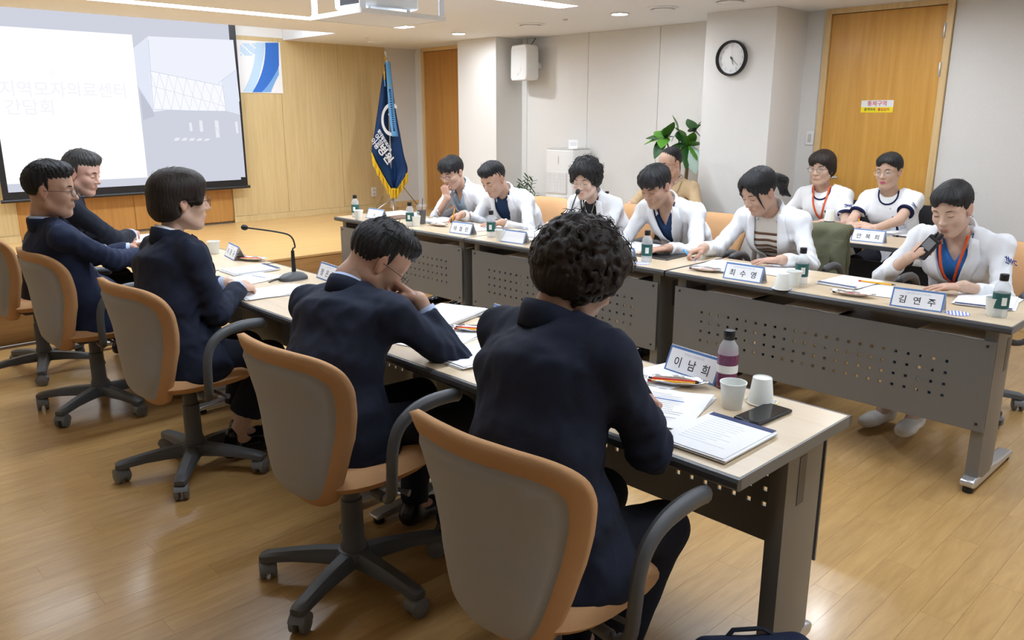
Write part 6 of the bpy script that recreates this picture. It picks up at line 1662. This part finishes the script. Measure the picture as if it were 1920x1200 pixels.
for a in range(25):
    th = R(75+a*9.6); row = []
    for r_ in (24, 31): row.append(fl(734+r_*math.cos(th)*.62, 224+r_*math.sin(th), -.088))
    ringp.append(row)
MB().grid(ringp).build('emblem_ring', 'flag_white', t, smooth=True)
MB().grid([[fl(727+i*5, 214+i*7, -.088), fl(730+i*5, 212+i*7, -.088)] for i in range(3)]).build('emblem_mark', 'flag_white', t, smooth=True)
def ftext(s, size, px, ang, m='flag_white', bold=.002): p = fl(px[0], px[1], -.090); text(s, size, m, t, frame(p, (math.cos(R(ang)), 0, math.sin(R(ang))), (-math.sin(R(ang)), 0, math.cos(R(ang)))), bold)
ftext('병원', .135, (722, 290), -52, bold=.004); ftext('여성', .075, (710, 262), -52, bold=.002); ftext('아동', .075, (703, 270), -52, bold=.002); ftext('현대일의료재단', .046, (721, 264), -56)

# ------------------------------------------------------------------ air purifier and its card
t = empty('air_purifier', (6.33, 5.745, 0)); tag(t, 'tall white air purifier standing against the wall', 'air purifier')
pr = [(-.13, -.19), (-.155, -.14), (-.162, 0), (-.155, .14), (-.13, .19), (.13, .20), (.13, -.20)]
MB().prism(pr, .03, 1.165).build('cabinet', 'white_plastic', t, bevel=.012, seg=3); MB().prism([(a*.9, b*.92) for a, b in pr], .0, .03).build('plinth', 'pot', t)
MB().prism([(a*.97, b*.97) for a, b in pr], 1.165, 1.178).build('top_plate', 'pot', t, bevel=.003)
for k, (z0, z1) in enumerate(((.72, .94), (.47, .69), (.22, .44))):
    pn = MB().box((-.168, -.135, z0), (-.160, .150, z1)).build('grille_panel', 'grille', t, bevel=.003)
    gm = MB()
    for i in range(9): gm.box((-.171, -.125+.0325*i, z0+.012), (-.168, -.121+.0325*i, z1-.012))
    for i in range(6): gm.box((-.1705, -.13, z0+.02+.036*i), (-.168, .145, z0+.023+.036*i))
    gm.build('grille_bars', 'white_plastic', pn)
MB().box((-.166, -.02, 1.02), (-.160, -.012, 1.10)).build('display', 'pot', t)
t = empty('card_sign', (6.27, 5.62, 1.178)); tag(t, 'small white printed card standing on the air purifier', 'sign')
MB().box((-.002, -.062, 0), (.002, .062, .088)).build('card', 'paper', t); cl_ = MB()
for i in range(4): cl_.box((-.003, -.048, .03+.010*i), (-.0022, .045-.012*(i % 2), .0325+.010*i))
cl_.build('printed_lines', 'ink_grey', t)['kind'] = 'stuff'; MB().box((-.02, -.05, 0), (.02, .05, .004)).build('card_foot', 'paper', t)

# ------------------------------------------------------------------ plants
def leaf_mesh(L_, w, m, curl=.25, n=7):
    rows = []
    for i in range(n):
        f_ = i/(n-1); ww = w*math.sin(math.pi*min(1, f_*.92+.06))**.8*(1-.25*f_); x = L_*f_; z = -curl*L_*f_*f_
        rows.append([(x, -ww, z+.10*ww), (x, -ww*.5, z+.02*ww+.004), (x, 0, z-.05*ww), (x, ww*.5, z+.02*ww+.004), (x, ww, z+.10*ww)])
    return MB().grid(rows).mesh('leaf', m, True)
fx = Vector((6.24, 4.25, 0))
t = empty('potted_ficus', fx); tag(t, 'rubber plant with large glossy leaves behind the man in tan', 'plant')
MB().lathe([(.10, 0), (.13, .02), (.16, .26), (.165, .28), (.15, .28), (.145, .24), (.0001, .24)], 26).build('pot', 'pot', t, smooth='auto'); MB().lathe([(.0001, .245), (.148, .245)], 20, cap=False).build('soil', 'soil', t)
hubs = [(atx(1248, 258, 6.10)), (atx(1293, 274, 6.18)), (atx(1302, 246, 6.25)), (atx(1272, 246, 6.22))]
for h_ in hubs:
    e = h_-fx; MB().tube([(0, 0, .24), (e.x*.2, e.y*.2, .6), (e.x*.6, e.y*.6, e.z*.85), e], [.014, .012, .009, .006], 8).build('stem', 'stem', t, smooth=True)
lm = [leaf_mesh(.21, .058, 'leaf'), leaf_mesh(.20, .055, 'leaf_dark'), leaf_mesh(.19, .05, 'leaf', .5), leaf_mesh(.20, .05, 'leaf_pale', .35)]
def leafdir(h_, tip, k, X): 
    p = atx(tip[0], tip[1], X); d = p-h_; o = link('leaf', lm[k], t); o.location = h_-fx
    q = d.to_track_quat('X', 'Z'); o.rotation_mode = 'QUATERNION'; o.rotation_quaternion = q @ Euler((R(random.uniform(-35, 35)), 0, 0)).to_quaternion()
    s = d.length/.205; o.scale = (s*1.08, max(s, .75)*1.35, s)
for h_, tips in ((hubs[0], [((1211, 262), 0, 6.0), ((1213, 252), 1, 6.05), ((1258, 227), 0, 6.05), ((1224, 291), 1, 6.0), ((1240, 268), 0, 5.95), ((1265, 250), 1, 6.05), ((1232, 298), 1, 6.1), ((1250, 236), 1, 6.15), ((1228, 243), 0, 6.12)]),
                 (hubs[1], [((1278, 238), 0, 6.10), ((1262, 268), 1, 6.10), ((1281, 296), 2, 6.08), ((1311, 285), 2, 6.12), ((1301, 312), 3, 6.05), ((1291, 308), 1, 6.05), ((1312, 262), 0, 6.15), ((1308, 296), 1, 6.2), ((1272, 282), 0, 6.12), ((1298, 246), 0, 6.12)]),
                 (hubs[2], [((1292, 219), 1, 6.30), ((1311, 232), 1, 6.25), ((1318, 255), 1, 6.25), ((1292, 240), 1, 6.2), ((1314, 222), 1, 6.3)]),
                 (hubs[3], [((1268, 218), 0, 6.20), ((1275, 232), 2, 6.12), ((1256, 262), 1, 6.2), ((1282, 262), 1, 6.15)])):
    for tip, k, X in tips: leafdir(h_, tip, k, X)
zx = Vector((6.22, 6.27, 0))
t = empty('potted_zz_plant', zx); tag(t, 'small leafy green plant on the floor beside the far pillar', 'plant')
MB().lathe([(.09, 0), (.11, .02), (.13, .30), (.12, .30), (.118, .27), (.0001, .27)], 24).build('pot', 'pot', t, smooth='auto')
sl_ = leaf_mesh(.075, .018, 'leaf_dark', .15, 5)
for i, (tx, ty) in enumerate(((990, 334), (978, 342), (998, 340), (1003, 363), (970, 352), (984, 350), (996, 372))):
    e = atx(tx, ty, 6.12+.03*i)-zx; st_ = crom([(0, 0, .26), (e.x*.35, e.y*.35, e.z*.65), tuple(e)], 6)
    sm_ = MB().tube(st_, [.008-.0004*k for k in range(len(st_))], 6).build('stem', 'leaf_dark', t, smooth=True)
    for k in range(3, len(st_)):
        for s in (-1, 1):
            o = link('leaf', sl_, sm_); d = Vector(st_[min(k+1, len(st_)-1)]-st_[k-1]).normalized(); sd = d.cross(Vector((1, .2, 0))).normalized()
            v = (d*.7+sd*s*.9+Vector((random.uniform(-.3, .3), 0, 0))); o.rotation_mode = 'QUATERNION'; o.rotation_quaternion = v.to_track_quat('X', 'Z'); o.location = tuple(st_[k])

# ------------------------------------------------------------------ olive jacket over the chair, bag on the floor
F = Field((-.28, -.26, -.62), (.22, .30, .12), .0085)
for y in np.linspace(-.075, .13, 7):
    F.cap((-.045, y, -.03-.06*abs(y)), (.045, y, -.03-.06*abs(y)), .035, k=.03)
    F.cap((-.065, y, -.04), (-.105-.02*math.sin(y*30), y*1.15, -.36), .030, .036, k=.03); F.cap((.05, y, -.04), (.09+.02*math.sin(y*25), y*1.12, -.40), .020, .028, k=.03)
F.cap((-.06, -.075, -.06), (-.11, -.10, -.30), .040, .036, k=.03); F.cap((-.11, -.10, -.30), (-.09, -.09, -.48), .036, .032, k=.03)
F.func(lambda X, Y, Z: .006*wob(X, Y, Z, 34, .7)+.004*(np.abs(wob(X, Y, Z, 50, .2))-.2), '+')
t = empty('olive_jacket', (4.735, 2.135, .868), R(4)); tag(t, 'olive green jacket draped over the back of a tan chair', 'jacket')
link('cloth', np_mesh('cloth', *F.mesh(1), 'olive'), t)
MB().tube([(-.10, -.05, -.10), (-.115, -.05, -.16), (-.12, -.055, -.22)], .007, 6).build('seam', 'olive', t, smooth=True)
F = Field((-.25, -.20, -.02), (.25, .20, .40), .009)
F.ecap((-.12, 0, .10), (.12, 0, .10), (0, 1, 0), .11, .09, .11, .09, k=.05); F.ecap((-.10, 0, .20), (.11, .01, .22), (0, 1, 0), .09, .07, .07, .06, k=.05)
F.func(lambda X, Y, Z: .005*wob(X, Y, Z, 30, .3), '+').func(lambda X, Y, Z: .004-Z+0*X+0*Y, 'i', .004)
bp_ = at(1410, 1195, .27)
t = empty('cloth_bag', (bp_.x-.02, bp_.y-.02, 0), R(-44)); tag(t, 'dark navy cloth bag at the bottom edge of the picture', 'bag')
link('bag_body', np_mesh('bag_body', *F.mesh(1), 'suit_blue'), t)
MB().tube([(-.08, .03, .24), (-.04, .05, .275), (.03, .05, .28), (.08, .03, .26)], .008, 8, .5).build('strap', 'suit_dark', t, smooth=True)
